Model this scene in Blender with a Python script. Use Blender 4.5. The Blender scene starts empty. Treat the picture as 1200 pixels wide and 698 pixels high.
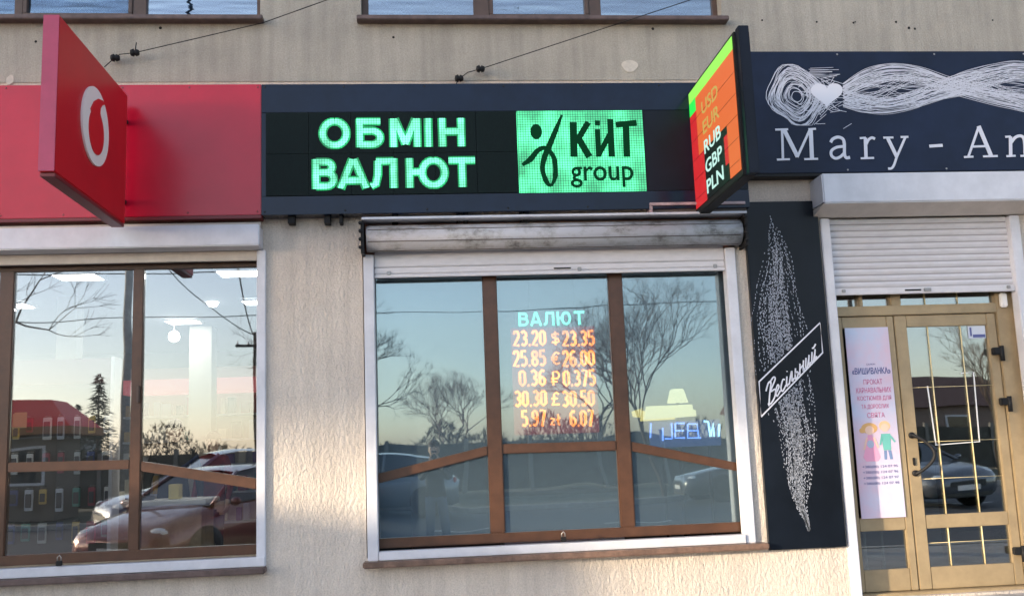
import bpy, bmesh, math, random
from math import sin, cos, pi, radians
from mathutils import Vector, Matrix
random.seed(7)
S = bpy.context.scene
COL = S.collection
# ------------------------------------------------------------------ camera
CAMP = Vector((0.0, -7.2, 1.6))
FPX = 1145.244
# rotation fitted to the facade's horizontals and verticals (right, up, back) in X right / up / towards viewer axes
_y, _p, _r = -0.09212058801845821, 0.15126889749842365, -0.03819986949758402
def _rot():
    cy, sy, cp, sp, cr, sr = cos(_y), sin(_y), cos(_p), sin(_p), cos(_r), sin(_r)
    Ry = Matrix(((cy, 0, sy), (0, 1, 0), (-sy, 0, cy)))
    Rx = Matrix(((1, 0, 0), (0, cp, -sp), (0, sp, cp)))
    Rz = Matrix(((cr, -sr, 0), (sr, cr, 0), (0, 0, 1)))
    return Ry @ Rx @ Rz
RC = _rot()
cam = bpy.data.cameras.new('camera')
camo = bpy.data.objects.new('camera', cam)
COL.objects.link(camo)
TO = Matrix(((1, 0, 0), (0, 0, -1), (0, 1, 0)))
M3 = TO @ RC
camo.matrix_world = Matrix.Translation(CAMP) @ M3.to_4x4()
cam.sensor_width = 36.0
cam.lens = FPX / 1200 * 36.0
cam.clip_start = 0.05
cam.clip_end = 2000
S.camera = camo
# ------------------------------------------------------------------ sky, sun, exposure
SUN_AZ = radians(62)      # to the left of straight out of the wall
SUN_EL = radians(9)
w = bpy.data.worlds.new('World'); S.world = w; w.use_nodes = True
nt = w.node_tree
bg = nt.nodes['Background']
sky = nt.nodes.new('ShaderNodeTexSky'); sky.sky_type = 'NISHITA'; sky.sun_disc = False
sky.sun_elevation = SUN_EL
sky.sun_rotation = radians(180 + 62)
sky.altitude = 100; sky.air_density = 1.0; sky.dust_density = 0.9; sky.ozone_density = 2.2
hs = nt.nodes.new('ShaderNodeHueSaturation'); hs.inputs['Saturation'].default_value = 0.64      # thin high cloud pales the whole sky evenly
wb = nt.nodes.new('ShaderNodeMix'); wb.data_type = 'RGBA'; wb.blend_type = 'MULTIPLY'; wb.inputs[0].default_value = 1.0
wb.inputs[7].default_value = (1.02, 0.99, 1.03, 1)
nt.links.new(sky.outputs[0], hs.inputs['Color']); nt.links.new(hs.outputs[0], wb.inputs[6]); nt.links.new(wb.outputs[2], bg.inputs[0])
bg.inputs[1].default_value = 0.15
sd = Vector((-sin(SUN_AZ) * cos(SUN_EL), -cos(SUN_AZ) * cos(SUN_EL), sin(SUN_EL)))
sl = bpy.data.lights.new('sun', 'SUN'); sl.energy = 2.0; sl.angle = radians(1.5); sl.color = (1.0, 0.82, 0.58)
slo = bpy.data.objects.new('sun', sl); COL.objects.link(slo)
slo.rotation_euler = (-sd).to_track_quat('-Z', 'Y').to_euler()
S.view_settings.view_transform = 'Standard'; S.view_settings.look = 'None'
S.view_settings.exposure = 1.87; S.view_settings.gamma = 1.0
S.cycles.max_bounces = 10; S.cycles.transparent_max_bounces = 16; S.cycles.glossy_bounces = 4
S.cycles.diffuse_bounces = 3; S.cycles.caustics_reflective = False; S.cycles.caustics_refractive = False
S.cycles.sample_clamp_indirect = 6

# ------------------------------------------------------------------ helpers
def ray(u, v):
    d = M3 @ Vector(((u - 600) / FPX, (349 - v) / FPX, -1.0))
    return d / d.y
def W(u, v, y=0.0):
    d = ray(u, v); p = CAMP + d * (y + 7.2); return p
def WX(u, v, X):
    d = ray(u, v); t = X / d.x; return CAMP + d * t
def MIR(u, v, d, glass=0.1):      # the real place of something seen mirrored in the panes, d metres behind the glass
    p = W(u, v, glass + d); return Vector((p.x, glass - d, p.z))

def N(t, k, **kw):
    n = t.nodes.new(k)
    for a, b in kw.items(): setattr(n, a, b)
    return n
MATS = {}
def mat(name, col, rough=0.6, metal=0.0, spec=0.5, noise=0.0, nscale=8.0, bump=0.0, bscale=60.0, col2=None, coat=0.0, stretch=(1, 1, 1), emit=None, es=1.0, bdist=0.01, detail=4):
    if name in MATS: return MATS[name]
    m = bpy.data.materials.new(name); m.use_nodes = True; MATS[name] = m
    t = m.node_tree; b = t.nodes['Principled BSDF']
    b.inputs['Base Color'].default_value = (*col, 1)
    b.inputs['Roughness'].default_value = rough; b.inputs['Metallic'].default_value = metal
    b.inputs['Specular IOR Level'].default_value = spec
    b.inputs['Coat Weight'].default_value = coat
    tc = N(t, 'ShaderNodeTexCoord'); mp = N(t, 'ShaderNodeMapping'); mp.inputs['Scale'].default_value = stretch
    t.links.new(tc.outputs['Object'], mp.inputs['Vector'])
    if noise > 0 or col2:
        nz = N(t, 'ShaderNodeTexNoise'); nz.inputs['Scale'].default_value = nscale; nz.inputs['Detail'].default_value = detail
        nz.inputs['Roughness'].default_value = 0.65
        t.links.new(mp.outputs[0], nz.inputs['Vector'])
        r = N(t, 'ShaderNodeValToRGB'); r.color_ramp.elements[0].position = 0.35; r.color_ramp.elements[1].position = 0.65
        c2 = col2 if col2 else tuple(c * (1 - noise) for c in col)
        c1 = col if col2 else tuple(min(1, c * (1 + noise * .5)) for c in col)
        r.color_ramp.elements[0].color = (*c2, 1); r.color_ramp.elements[1].color = (*c1, 1)
        t.links.new(nz.outputs['Fac'], r.inputs[0]); t.links.new(r.outputs[0], b.inputs['Base Color'])
    if bump > 0:
        nb = N(t, 'ShaderNodeTexNoise'); nb.inputs['Scale'].default_value = bscale; nb.inputs['Detail'].default_value = 3
        t.links.new(mp.outputs[0], nb.inputs['Vector'])
        bp = N(t, 'ShaderNodeBump'); bp.inputs['Strength'].default_value = bump; bp.inputs['Distance'].default_value = bdist
        t.links.new(nb.outputs['Fac'], bp.inputs['Height']); t.links.new(bp.outputs[0], b.inputs['Normal'])
    if emit:
        b.inputs['Emission Color'].default_value = (*emit, 1); b.inputs['Emission Strength'].default_value = es
    return m
def glass_mat(name, tint=(0.8, 0.9, 0.92), refl=0.35, wav=0.0, rtint=(1, 1, 1), veil=0.0, vcol=(.2, .32, .38)):
    if name in MATS: return MATS[name]
    m = bpy.data.materials.new(name); m.use_nodes = True; MATS[name] = m
    t = m.node_tree; t.nodes.remove(t.nodes['Principled BSDF']); out = t.nodes['Material Output']
    tr = N(t, 'ShaderNodeBsdfTransparent'); tr.inputs[0].default_value = (*tint, 1)
    gl = N(t, 'ShaderNodeBsdfGlossy'); gl.inputs['Roughness'].default_value = 0.012; gl.inputs['Color'].default_value = (*rtint, 1)
    fr = N(t, 'ShaderNodeFresnel'); fr.inputs[0].default_value = 1.5
    ma = N(t, 'ShaderNodeMath', operation='MULTIPLY_ADD', use_clamp=True); ma.inputs[1].default_value = 2.0; ma.inputs[2].default_value = refl - 0.08
    t.links.new(fr.outputs[0], ma.inputs[0])
    mx = N(t, 'ShaderNodeMixShader'); t.links.new(ma.outputs[0], mx.inputs[0])
    t.links.new(tr.outputs[0], mx.inputs[1]); t.links.new(gl.outputs[0], mx.inputs[2]); t.links.new(mx.outputs[0], out.inputs[0])
    if veil:      # tinted film, with the haze over the view put in as diffuse colour
        df = N(t, 'ShaderNodeBsdfDiffuse'); df.inputs[0].default_value = (*vcol, 1)
        m2 = N(t, 'ShaderNodeMixShader'); m2.inputs[0].default_value = veil
        t.links.new(tr.outputs[0], m2.inputs[1]); t.links.new(df.outputs[0], m2.inputs[2]); t.links.new(m2.outputs[0], mx.inputs[1])
    if wav:
        tc = N(t, 'ShaderNodeTexCoord')
        nz = N(t, 'ShaderNodeTexNoise'); nz.inputs['Scale'].default_value = 1.3; nz.inputs['Detail'].default_value = 1
        mpw = N(t, 'ShaderNodeMapping'); mpw.inputs['Scale'].default_value = (1.5, 1, 14) if name == 'upper_glass' else (1, 1, 1)
        t.links.new(tc.outputs['Object'], mpw.inputs['Vector']); t.links.new(mpw.outputs[0], nz.inputs['Vector'])
        bp = N(t, 'ShaderNodeBump'); bp.inputs['Strength'].default_value = 1.0; bp.inputs['Distance'].default_value = wav
        t.links.new(nz.outputs['Fac'], bp.inputs['Height']); t.links.new(bp.outputs[0], gl.inputs['Normal'])
    return m

class MB:
    def __init__(s): s.v = []; s.f = []; s.sm = []
    def add(s, vs, fs, smooth=False):
        o = len(s.v); s.v += [tuple(v) for v in vs]; s.f += [tuple(i + o for i in f) for f in fs]; s.sm += [smooth] * len(fs); return s
    def box(s, x0, x1, y0, y1, z0, z1):
        vs = [(x, y, z) for x in (x0, x1) for y in (y0, y1) for z in (z0, z1)]
        return s.add(vs, [(0, 1, 3, 2), (4, 6, 7, 5), (0, 4, 5, 1), (2, 3, 7, 6), (0, 2, 6, 4), (1, 5, 7, 3)])
    def prism(s, pts, y0, y1):              # outline in x,z, extruded along y (y0 = front)
        n = len(pts)
        a = sum(pts[i][0] * pts[(i + 1) % n][1] - pts[(i + 1) % n][0] * pts[i][1] for i in range(n))
        if a < 0: pts = pts[::-1]
        vs = [(x, y0, z) for x, z in pts] + [(x, y1, z) for x, z in pts]
        return s.add(vs, [tuple(range(n)), tuple(range(2 * n - 1, n - 1, -1))] + [(i, i + n, (i + 1) % n + n, (i + 1) % n) for i in range(n)])
    def tube(s, path, r, n=8, caps=True, smooth=True):
        path = [Vector(p) for p in path]; m = len(path)
        rs = r if isinstance(r, (list, tuple)) else [r] * m
        vs = []; up = None
        for i, p in enumerate(path):
            d = (path[min(i + 1, m - 1)] - path[max(i - 1, 0)]).normalized()
            if up is None: up = d.orthogonal().normalized()
            up = (up - d * up.dot(d))
            up = up.normalized() if up.length > 1e-6 else d.orthogonal().normalized()
            sd_ = d.cross(up)
            for k in range(n):
                a = 2 * pi * k / n; vs.append(p + (up * cos(a) + sd_ * sin(a)) * rs[i])
        fs = [(i * n + k, i * n + (k + 1) % n, (i + 1) * n + (k + 1) % n, (i + 1) * n + k) for i in range(m - 1) for k in range(n)]
        s.add(vs, fs, smooth)
        if caps:
            o = len(s.v) - len(vs)
            s.f += [tuple(o + k for k in range(n - 1, -1, -1)), tuple(o + (m - 1) * n + k for k in range(n))]; s.sm += [False, False]
        return s
    def sphere(s, c, r, nu=14, nv=9, sc=(1, 1, 1)):
        vs = []; fs = []
        for j in range(nv + 1):
            t = pi * j / nv
            for i in range(nu):
                a = 2 * pi * i / nu
                vs.append((c[0] + r * sc[0] * sin(t) * cos(a), c[1] + r * sc[1] * sin(t) * sin(a), c[2] + r * sc[2] * cos(t)))
        for j in range(nv):
            for i in range(nu):
                fs.append((j * nu + i, (j + 1) * nu + i, (j + 1) * nu + (i + 1) % nu, j * nu + (i + 1) % nu))
        return s.add(vs, fs, True)
    def lathe(s, prof, c, axis='z', n=24, smooth=True):
        vs = []
        for r, h in prof:
            for k in range(n):
                a = 2 * pi * k / n
                if axis == 'z': vs.append((c[0] + r * cos(a), c[1] + r * sin(a), c[2] + h))
                elif axis == 'y': vs.append((c[0] + r * cos(a), c[1] + h, c[2] + r * sin(a)))
                else: vs.append((c[0] + h, c[1] + r * cos(a), c[2] + r * sin(a)))
        m = len(prof)
        return s.add(vs, [(i * n + k, i * n + (k + 1) % n, (i + 1) * n + (k + 1) % n, (i + 1) * n + k) for i in range(m - 1) for k in range(n)], smooth)
    def stroke(s, pts, wd, y, th=0.003, closed=False):      # flat ribbon in the x,z plane, front at y
        P2 = [Vector((p[0], p[1])) for p in pts]; n = len(P2)
        ws = wd if isinstance(wd, (list, tuple)) else [wd] * n
        L = []; R_ = []
        for i in range(n):
            if closed: d = P2[(i + 1) % n] - P2[i - 1]
            else: d = P2[min(i + 1, n - 1)] - P2[max(i - 1, 0)]
            if d.length < 1e-9: d = Vector((1, 0))
            d.normalize(); q = Vector((-d.y, d.x)) * ws[i] / 2
            L.append(P2[i] + q); R_.append(P2[i] - q)
        vs = [(p.x, y, p.y) for p in L] + [(p.x, y, p.y) for p in R_]
        fs = []
        m = n if closed else n - 1
        for i in range(m):
            j = (i + 1) % n; fs.append((i, n + i, n + j, j))
        if th > 0.0015:
            vs += [(p.x, y + th, p.y) for p in L] + [(p.x, y + th, p.y) for p in R_]
            for i in range(m):
                j = (i + 1) % n
                fs += [(i, j, 2 * n + j, 2 * n + i), (n + i, 3 * n + i, 3 * n + j, n + j)]
        return s.add(vs, fs)
    def build(s, name, m, parent=None, bevel=0.0, loc=None):
        me = bpy.data.meshes.new(name); me.from_pydata(s.v, [], s.f); me.update()
        me.polygons.foreach_set('use_smooth', s.sm)
        if m: me.materials.append(m)
        if bevel > 0:
            bm = bmesh.new(); bm.from_mesh(me)
            es = [e for e in bm.edges if len(e.link_faces) == 2 and e.calc_face_angle(0) > 0.6]
            bmesh.ops.bevel(bm, geom=es, offset=bevel, segments=2, affect='EDGES', clamp_overlap=True)
            bm.to_mesh(me); bm.free()
        o = bpy.data.objects.new(name, me); COL.objects.link(o)
        if parent: o.parent = parent
        if loc: o.location = loc
        return o
def bx(name, m, parent, x0, x1, y0, y1, z0, z1, bevel=0.0):
    return MB().box(x0, x1, y0, y1, z0, z1).build(name, m, parent, bevel)
def tag(o, label=None, cat=None, group=None, kind=None):
    if label: o['label'] = label
    if cat: o['category'] = cat
    if group: o['group'] = group
    if kind: o['kind'] = kind
    return o
def thing(name, label, cat, loc=(0, 0, 0), rz=0.0, group=None):
    o = bpy.data.objects.new(name, None); COL.objects.link(o); o.location = loc; o.rotation_euler = (0, 0, rz)
    o.empty_display_size = 0.2
    return tag(o, label, cat, group)
def copy_tree(o, parent=None):
    c = o.copy(); COL.objects.link(c); c.parent = parent
    for ch in list(o.children): copy_tree(ch, c)
    return c
def local(parent, p):          # world -> thing-local (things here are only moved or turned about z)
    v = Vector(p) - Vector(parent.location); a = -parent.rotation_euler.z
    return (v.x * cos(a) - v.y * sin(a), v.x * sin(a) + v.y * cos(a), v.z)

TEXTC = {}
def text2d(body, bold=0.0, ext=0.0, shear=0.0, spacing=1.0):
    key = (body, bold, ext, shear, spacing)
    if key not in TEXTC:
        c = bpy.data.curves.new('txt', 'FONT'); c.body = body; c.offset = bold; c.extrude = ext; c.shear = shear; c.space_character = spacing
        c.resolution_u = 4; c.fill_mode = 'BOTH'
        o = bpy.data.objects.new('txt', c); COL.objects.link(o)
        dg = bpy.context.evaluated_depsgraph_get(); me = bpy.data.meshes.new_from_object(o.evaluated_get(dg))
        vs = [v.co.copy() for v in me.vertices]; fs = [tuple(p.vertices) for p in me.polygons]
        bpy.data.objects.remove(o); bpy.data.curves.remove(c); bpy.data.meshes.remove(me)
        TEXTC[key] = (vs, fs)
    return TEXTC[key]
def text_into(mb, body, org, ux, uz, w_, h_, nrm=None, th=0.004, bold=0.0, shear=0.0, spacing=1.0):
    """lettering fitted to a w by h box whose lower left corner is org; th metres thick along nrm"""
    vs, fs = text2d(body, bold, 0.1, shear, spacing)
    xs = [v.x for v in vs]; ys = [v.y for v in vs]
    x0, x1, y0, y1 = min(xs), max(xs), min(ys), max(ys)
    org = Vector(org); ux = Vector(ux); uz = Vector(uz); nrm = Vector(nrm) if nrm else ux.cross(uz)
    out = [org + ux * ((v.x - x0) / (x1 - x0) * w_) + uz * ((v.y - y0) / (y1 - y0) * h_) + nrm * (v.z * 5 * th) for v in vs]
    mb.add(out, fs)
    return mb
EX, EZ = Vector((1, 0, 0)), Vector((0, 0, 1))

# ------------------------------------------------------------------ materials
def wall_material(name, base, dark, bumpd, streak, scale=34.0):
    m = bpy.data.materials.new(name); m.use_nodes = True; t = m.node_tree; b = t.nodes['Principled BSDF']
    b.inputs['Roughness'].default_value = 0.92; b.inputs['Specular IOR Level'].default_value = 0.2
    tc = N(t, 'ShaderNodeTexCoord')
    big = N(t, 'ShaderNodeTexNoise'); big.inputs['Scale'].default_value = 1.7; big.inputs['Detail'].default_value = 6; big.inputs['Roughness'].default_value = .7
    t.links.new(tc.outputs['Object'], big.inputs['Vector'])
    r = N(t, 'ShaderNodeValToRGB'); r.color_ramp.elements[0].position = .32; r.color_ramp.elements[1].position = .68
    r.color_ramp.elements[0].color = (*dark, 1); r.color_ramp.elements[1].color = (*base, 1)
    t.links.new(big.outputs['Fac'], r.inputs[0])
    mp = N(t, 'ShaderNodeMapping'); mp.inputs['Scale'].default_value = (1, 1, 0.07)
    t.links.new(tc.outputs['Object'], mp.inputs['Vector'])
    st = N(t, 'ShaderNodeTexNoise'); st.inputs['Scale'].default_value = 14; st.inputs['Detail'].default_value = 5
    t.links.new(mp.outputs[0], st.inputs['Vector'])
    mr = N(t, 'ShaderNodeMapRange'); mr.inputs[1].default_value = .35; mr.inputs[2].default_value = .62; mr.inputs[3].default_value = 1 - streak; mr.inputs[4].default_value = 1.0
    t.links.new(st.outputs['Fac'], mr.inputs[0])
    fine = N(t, 'ShaderNodeTexNoise'); fine.inputs['Scale'].default_value = 90; fine.inputs['Detail'].default_value = 3
    t.links.new(tc.outputs['Object'], fine.inputs['Vector'])
    mr2 = N(t, 'ShaderNodeMapRange'); mr2.inputs[1].default_value = .3; mr2.inputs[2].default_value = .7; mr2.inputs[3].default_value = .86; mr2.inputs[4].default_value = 1.08
    t.links.new(fine.outputs['Fac'], mr2.inputs[0])
    mu = N(t, 'ShaderNodeMath', operation='MULTIPLY'); t.links.new(mr.outputs[0], mu.inputs[0]); t.links.new(mr2.outputs[0], mu.inputs[1])
    vm = N(t, 'ShaderNodeVectorMath', operation='SCALE'); t.links.new(r.outputs[0], vm.inputs[0]); t.links.new(mu.outputs[0], vm.inputs['Scale'])
    t.links.new(vm.outputs[0], b.inputs['Base Color'])
    mp2 = N(t, 'ShaderNodeMapping'); mp2.inputs['Scale'].default_value = (1.25, 1.0, .62)
    t.links.new(tc.outputs['Object'], mp2.inputs['Vector'])
    n1 = N(t, 'ShaderNodeTexNoise'); n1.inputs['Scale'].default_value = scale; n1.inputs['Detail'].default_value = 4; n1.inputs['Roughness'].default_value = .6; n1.inputs['Distortion'].default_value = .6
    t.links.new(mp2.outputs[0], n1.inputs['Vector'])
    bp = N(t, 'ShaderNodeBump'); bp.inputs['Strength'].default_value = 1.0; bp.inputs['Distance'].default_value = bumpd
    t.links.new(n1.outputs['Fac'], bp.inputs['Height']); t.links.new(bp.outputs[0], b.inputs['Normal'])
    return m
M_rough = wall_material('roughcast', (.74, .655, .565), (.63, .55, .475), .015, .10)
M_upper = wall_material('weathered_render', (.50, .455, .385), (.40, .365, .31), .006, .15, 60)
M_band = wall_material('pale_band', (.68, .57, .48), (.60, .50, .42), .005, .06, 60)
M_wood = mat('oak_foil', (.095, .042, .022), .36, noise=.22, nscale=9, stretch=(1, 1, 1), bump=.08, bscale=60, bdist=.001)
M_woodd = mat('oak_foil_dull', (.095, .056, .04), .45, noise=.2, nscale=10)
M_brown = mat('brown_sill_metal', (.13, .085, .075), .5, noise=.35, nscale=12)
M_white = mat('white_painted_metal', (.66, .66, .70), .38, noise=.10, nscale=5, spec=.5)
M_cream = mat('cream_painted_metal', (.62, .56, .50), .5, noise=.12, nscale=5)
M_slat = mat('white_slat', (.68, .66, .68), .4, noise=.07, nscale=9, stretch=(1, 1, 3))
M_black = mat('black_steel', (.014, .014, .015), .6, spec=.25)
M_navy = mat('navy_composite', (.006, .014, .036), .14, spec=.30, noise=.25, nscale=2.5)
M_navy2 = mat('navy_composite_matte', (.006, .009, .018), .33, spec=.22, noise=.3, nscale=2)
M_red = mat('red_panel', (.50, .004, .028), .24, spec=.5, noise=.08, nscale=3)
M_redface = mat('red_sign_face', (.55, .004, .012), .38, spec=.4, noise=.06, nscale=3)
M_whiteplastic = mat('white_acrylic', (.82, .80, .78), .35)
M_gold = mat('champagne_aluminium', (.38, .285, .165), .42, metal=.12, noise=.14, nscale=6)
M_goldbar = mat('gold_grille', (.80, .66, .36), .4)
M_lettering = mat('pale_lettering', (.72, .72, .78), .5)
M_line = mat('pale_line_print', (.60, .61, .68), .5)
M_glassL = glass_mat('shop_glass_clear', (.90, .92, .92), .19, .0014)
M_glassM = glass_mat('shop_glass_blue', (.66, .76, .80), .23, .0045, (.84, .98, 1.0), .30, (.20, .29, .36))
M_glassD = glass_mat('door_glass', (.70, .78, .78), .26, .002)
M_glassU = glass_mat('upper_glass', (.55, .62, .70), .30, .006, (.86, .95, 1.0))

def roller_material():
    m = mat('dirty_roller', (.62, .60, .60), .42)
    t = m.node_tree; b = t.nodes['Principled BSDF']
    tc = [n for n in t.nodes if n.type == 'TEX_COORD'][0]
    mp = N(t, 'ShaderNodeMapping'); mp.inputs['Scale'].default_value = (1.3, 2.0, 2.0); t.links.new(tc.outputs['Object'], mp.inputs['Vector'])
    nz = N(t, 'ShaderNodeTexNoise'); nz.inputs['Scale'].default_value = 3.5; nz.inputs['Detail'].default_value = 8; nz.inputs['Roughness'].default_value = .72
    t.links.new(mp.outputs[0], nz.inputs['Vector'])
    r = N(t, 'ShaderNodeValToRGB'); e = r.color_ramp.elements
    e[0].position = .36; e[0].color = (.17, .16, .15, 1); e[1].position = .55; e[1].color = (.50, .50, .52, 1)
    k = e.new(.45); k.color = (.38, .375, .37, 1)
    t.links.new(nz.outputs['Fac'], r.inputs[0]); t.links.new(r.outputs[0], b.inputs['Base Color'])
    return m
M_roller = roller_material()

# ------------------------------------------------------------------ ground, road, pavement
g = MB().add([(-400, -600, -.02), (400, -600, -.02), (400, 60, -.02), (-400, 60, -.02)], [(0, 1, 2, 3)])
tag(g.build('ground', mat('dry_grass_ground', (.10, .095, .06), .95, noise=.4, nscale=.6, bump=.5, bscale=6, bdist=.03)), kind='structure')
tag(MB().box(-40, 40, -5.2, 0, -.2, .115).build('pavement', mat('grey_paving', (.30, .29, .28), .85, noise=.25, nscale=3, bump=.3, bscale=30)), kind='structure')
tag(MB().box(-40, 40, -19.0, -5.32, -.25, 0).build('road', mat('asphalt', (.065, .065, .07), .75, noise=.25, nscale=2, bump=.4, bscale=90)), kind='structure')
tag(MB().box(-40, 40, -5.32, -5.2, -.2, .13).build('kerb', mat('kerb_concrete', (.38, .37, .35), .85, noise=.2)), kind='structure')
tag(MB().box(-40, 40, -19.15, -19.0, -.2, .12).build('far_kerb', mat('kerb_concrete', (.38, .37, .35))), kind='structure')
lm = MB()
for k in range(-10, 11): lm.box(k * 3.6, k * 3.6 + 1.6, -13.56, -13.44, .001, .005)
tag(lm.build('road_marking', mat('road_paint', (.62, .62, .60), .7, noise=.2)), kind='structure')

# ------------------------------------------------------------------ building
B = thing('shop_building', 'weathered beige rendered building with ground floor shops and brown framed windows', 'building')
LW = (-5.2, -1.17, .90, 3.24); MW = (-.44, 2.40, .86, 3.31); DW = (3.10, 4.66, .40, 3.30)
UL = (-5.2, -1.185, 4.90, 6.5); UM = (-.42, 2.43, 4.90, 6.5)
def wall_cells(mb, x0, x1, z0, z1, holes, y0, y1):
    xs = sorted(set([x0, x1] + [h[0] for h in holes] + [h[1] for h in holes])); zs = sorted(set([z0, z1] + [h[2] for h in holes] + [h[3] for h in holes]))
    xs = [x for x in xs if x0 <= x <= x1]; zs = [z for z in zs if z0 <= z <= z1]
    def solid(i, j):
        if i < 0 or j < 0 or i >= len(xs) - 1 or j >= len(zs) - 1: return False
        cx, cz = (xs[i] + xs[i + 1]) / 2, (zs[j] + zs[j + 1]) / 2
        return not any(h[0] < cx < h[1] and h[2] < cz < h[3] for h in holes)
    for i in range(len(xs) - 1):
        for j in range(len(zs) - 1):
            if not solid(i, j): continue
            a, b_, c, d = xs[i], xs[i + 1], zs[j], zs[j + 1]
            mb.add([(a, y0, c), (b_, y0, c), (b_, y0, d), (a, y0, d)], [(0, 1, 2, 3)])
            mb.add([(a, y1, c), (b_, y1, c), (b_, y1, d), (a, y1, d)], [(3, 2, 1, 0)])
            for (ii, jj, q) in ((i - 1, j, [(a, c), (a, d)]), (i + 1, j, [(b_, d), (b_, c)]), (i, j - 1, [(b_, c), (a, c)]), (i, j + 1, [(a, d), (b_, d)])):
                if not solid(ii, jj):
                    (p, q_), (r, s_) = q
                    mb.add([(p, y0, q_), (r, y0, s_), (r, y1, s_), (p, y1, q_)], [(0, 1, 2, 3)])
mb = MB(); wall_cells(mb, -9.0, 9.0, -.1, 4.335, [LW, MW, DW], 0.0, .34); o = mb.build('wall', M_rough, B); o['label'] = 'pale roughcast lower wall around the shop windows'
mb = MB(); wall_cells(mb, -9.0, 9.0, 4.40, 7.6, [UL, UM], -.012, .34); o = mb.build('wall', M_upper, B); o['label'] = 'grey weathered upper wall with rain streaks'
mb = MB(); wall_cells(mb, -9.0, 9.0, 4.335, 4.40, [], -.006, .34); o = mb.build('wall', M_band, B); o['label'] = 'narrow paler plaster band between the two storeys'
bx('side_wall', M_upper, B, -9.0, -8.66, .34, 9, -.1, 7.6)
bx('side_wall', M_upper, B, 8.66, 9.0, .34, 9, -.1, 7.6)
bx('rear_wall', M_upper, B, -9.0, 9.0, 9.0, 9.3, -.1, 7.6)
bx('roof', M_brown, B, -9.3, 9.3, -.3, 9.5, 7.6, 7.8)
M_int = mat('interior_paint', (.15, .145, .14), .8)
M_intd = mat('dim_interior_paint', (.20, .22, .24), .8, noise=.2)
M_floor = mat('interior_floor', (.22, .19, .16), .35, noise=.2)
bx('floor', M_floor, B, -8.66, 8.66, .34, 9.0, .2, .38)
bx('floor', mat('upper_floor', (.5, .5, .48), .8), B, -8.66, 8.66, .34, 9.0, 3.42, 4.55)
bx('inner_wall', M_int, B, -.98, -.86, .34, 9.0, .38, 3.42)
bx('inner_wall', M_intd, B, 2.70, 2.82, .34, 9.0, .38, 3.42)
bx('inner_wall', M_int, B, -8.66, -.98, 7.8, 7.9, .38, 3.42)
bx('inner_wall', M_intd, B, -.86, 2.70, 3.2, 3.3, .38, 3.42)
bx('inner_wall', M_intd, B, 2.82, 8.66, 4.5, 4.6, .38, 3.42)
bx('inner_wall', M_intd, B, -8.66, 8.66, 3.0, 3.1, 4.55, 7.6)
# little plaster scars and anchor holes
for (u, v, r) in ((461, 44, .010), (765, 34, .012), (55, 69, .016), (42, 49, .010), (188, 33, .012), (893, 24, .008), (957, 26, .008), (1000, 27, .009), (1050, 26, .010), (1065, 33, .012), (1072, 34, .010), (1163, 24, .007), (1002, 26, .006)):
    p = W(u, v, -.012)
    MB().lathe([(0.0001, -.003), (r * .8, -.004), (r, 0)], (p.x, -.013, p.z), 'y', 8).build('anchor_hole', M_black, B)
p = W(738, 78, -.012)
mb = MB(); pts = [(p.x + .065 * cos(a) * (1 + .12 * sin(3 * a)), p.z + .052 * sin(a)) for a in [2 * pi * i / 16 for i in range(16)]]
mb.prism(pts, -.018, -.010); mb.build('plaster_patch', mat('fresh_filler', (.62, .56, .48), .9, noise=.15, nscale=20), B, .003)
p = W(12, 94, -.012)
mb = MB(); pts = [(p.x + .03 * cos(a), p.z + .04 * sin(a) * (1 + .2 * sin(2 * a))) for a in [2 * pi * i / 12 for i in range(12)]]
mb.prism(pts, -.017, -.010); mb.build('plaster_patch', mat('fresh_filler', (.62, .56, .48)), B, .003)

# ---- windows
def quadz(p0, p1, h0, h1, y0, y1):       # a bar between two (x, z-top) ends with given heights
    return MB().prism([(p0[0], p0[1] - h0), (p1[0], p1[1] - h1), (p1[0], p1[1]), (p0[0], p0[1])], y0, y1)
def pane(parent, pts, m, y=.125, name='pane'):
    return MB().prism(pts, y, y + .008).build(name, m, parent)
# left shop window
WL = bpy.data.objects.new('window', None); COL.objects.link(WL); WL.parent = B; WL['label'] = 'brown framed phone shop window with a kinked crossbar'
fy0, fy1 = .10, .17
bx('mullion', M_wood, WL, -2.118, -2.042, fy0, fy1, .985, 3.0, .006)
bx('mullion', M_wood, WL, -3.06, -2.958, fy0, fy1, .985, 3.0, .006)
bx('mullion', M_wood, WL, -4.35, -4.27, fy0, fy1, .985, 3.0, .006)
bx('mullion', M_wood, WL, -1.225, -1.19, fy0, fy1, .985, 3.0, .004)
bx('bottom_rail', M_wood, WL, -5.2, -1.19, fy0 - .004, fy1, .915, .985, .006)
bx('top_rail', M_woodd, WL, -5.2, -1.19, fy0 - .004, fy1, 3.0, 3.09, .006)
quadz((-2.956, 1.628), (-2.12, 1.615), .068, .066, fy0 + .003, fy1).build('transom', M_wood, WL, .005)
quadz((-2.040, 1.602), (-1.227, 1.447), .070, .076, fy0 + .003, fy1).build('transom', M_wood, WL, .005)
quadz((-4.268, 1.50), (-3.062, 1.628), .068, .066, fy0 + .003, fy1).build('transom', M_wood, WL, .005)
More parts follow.
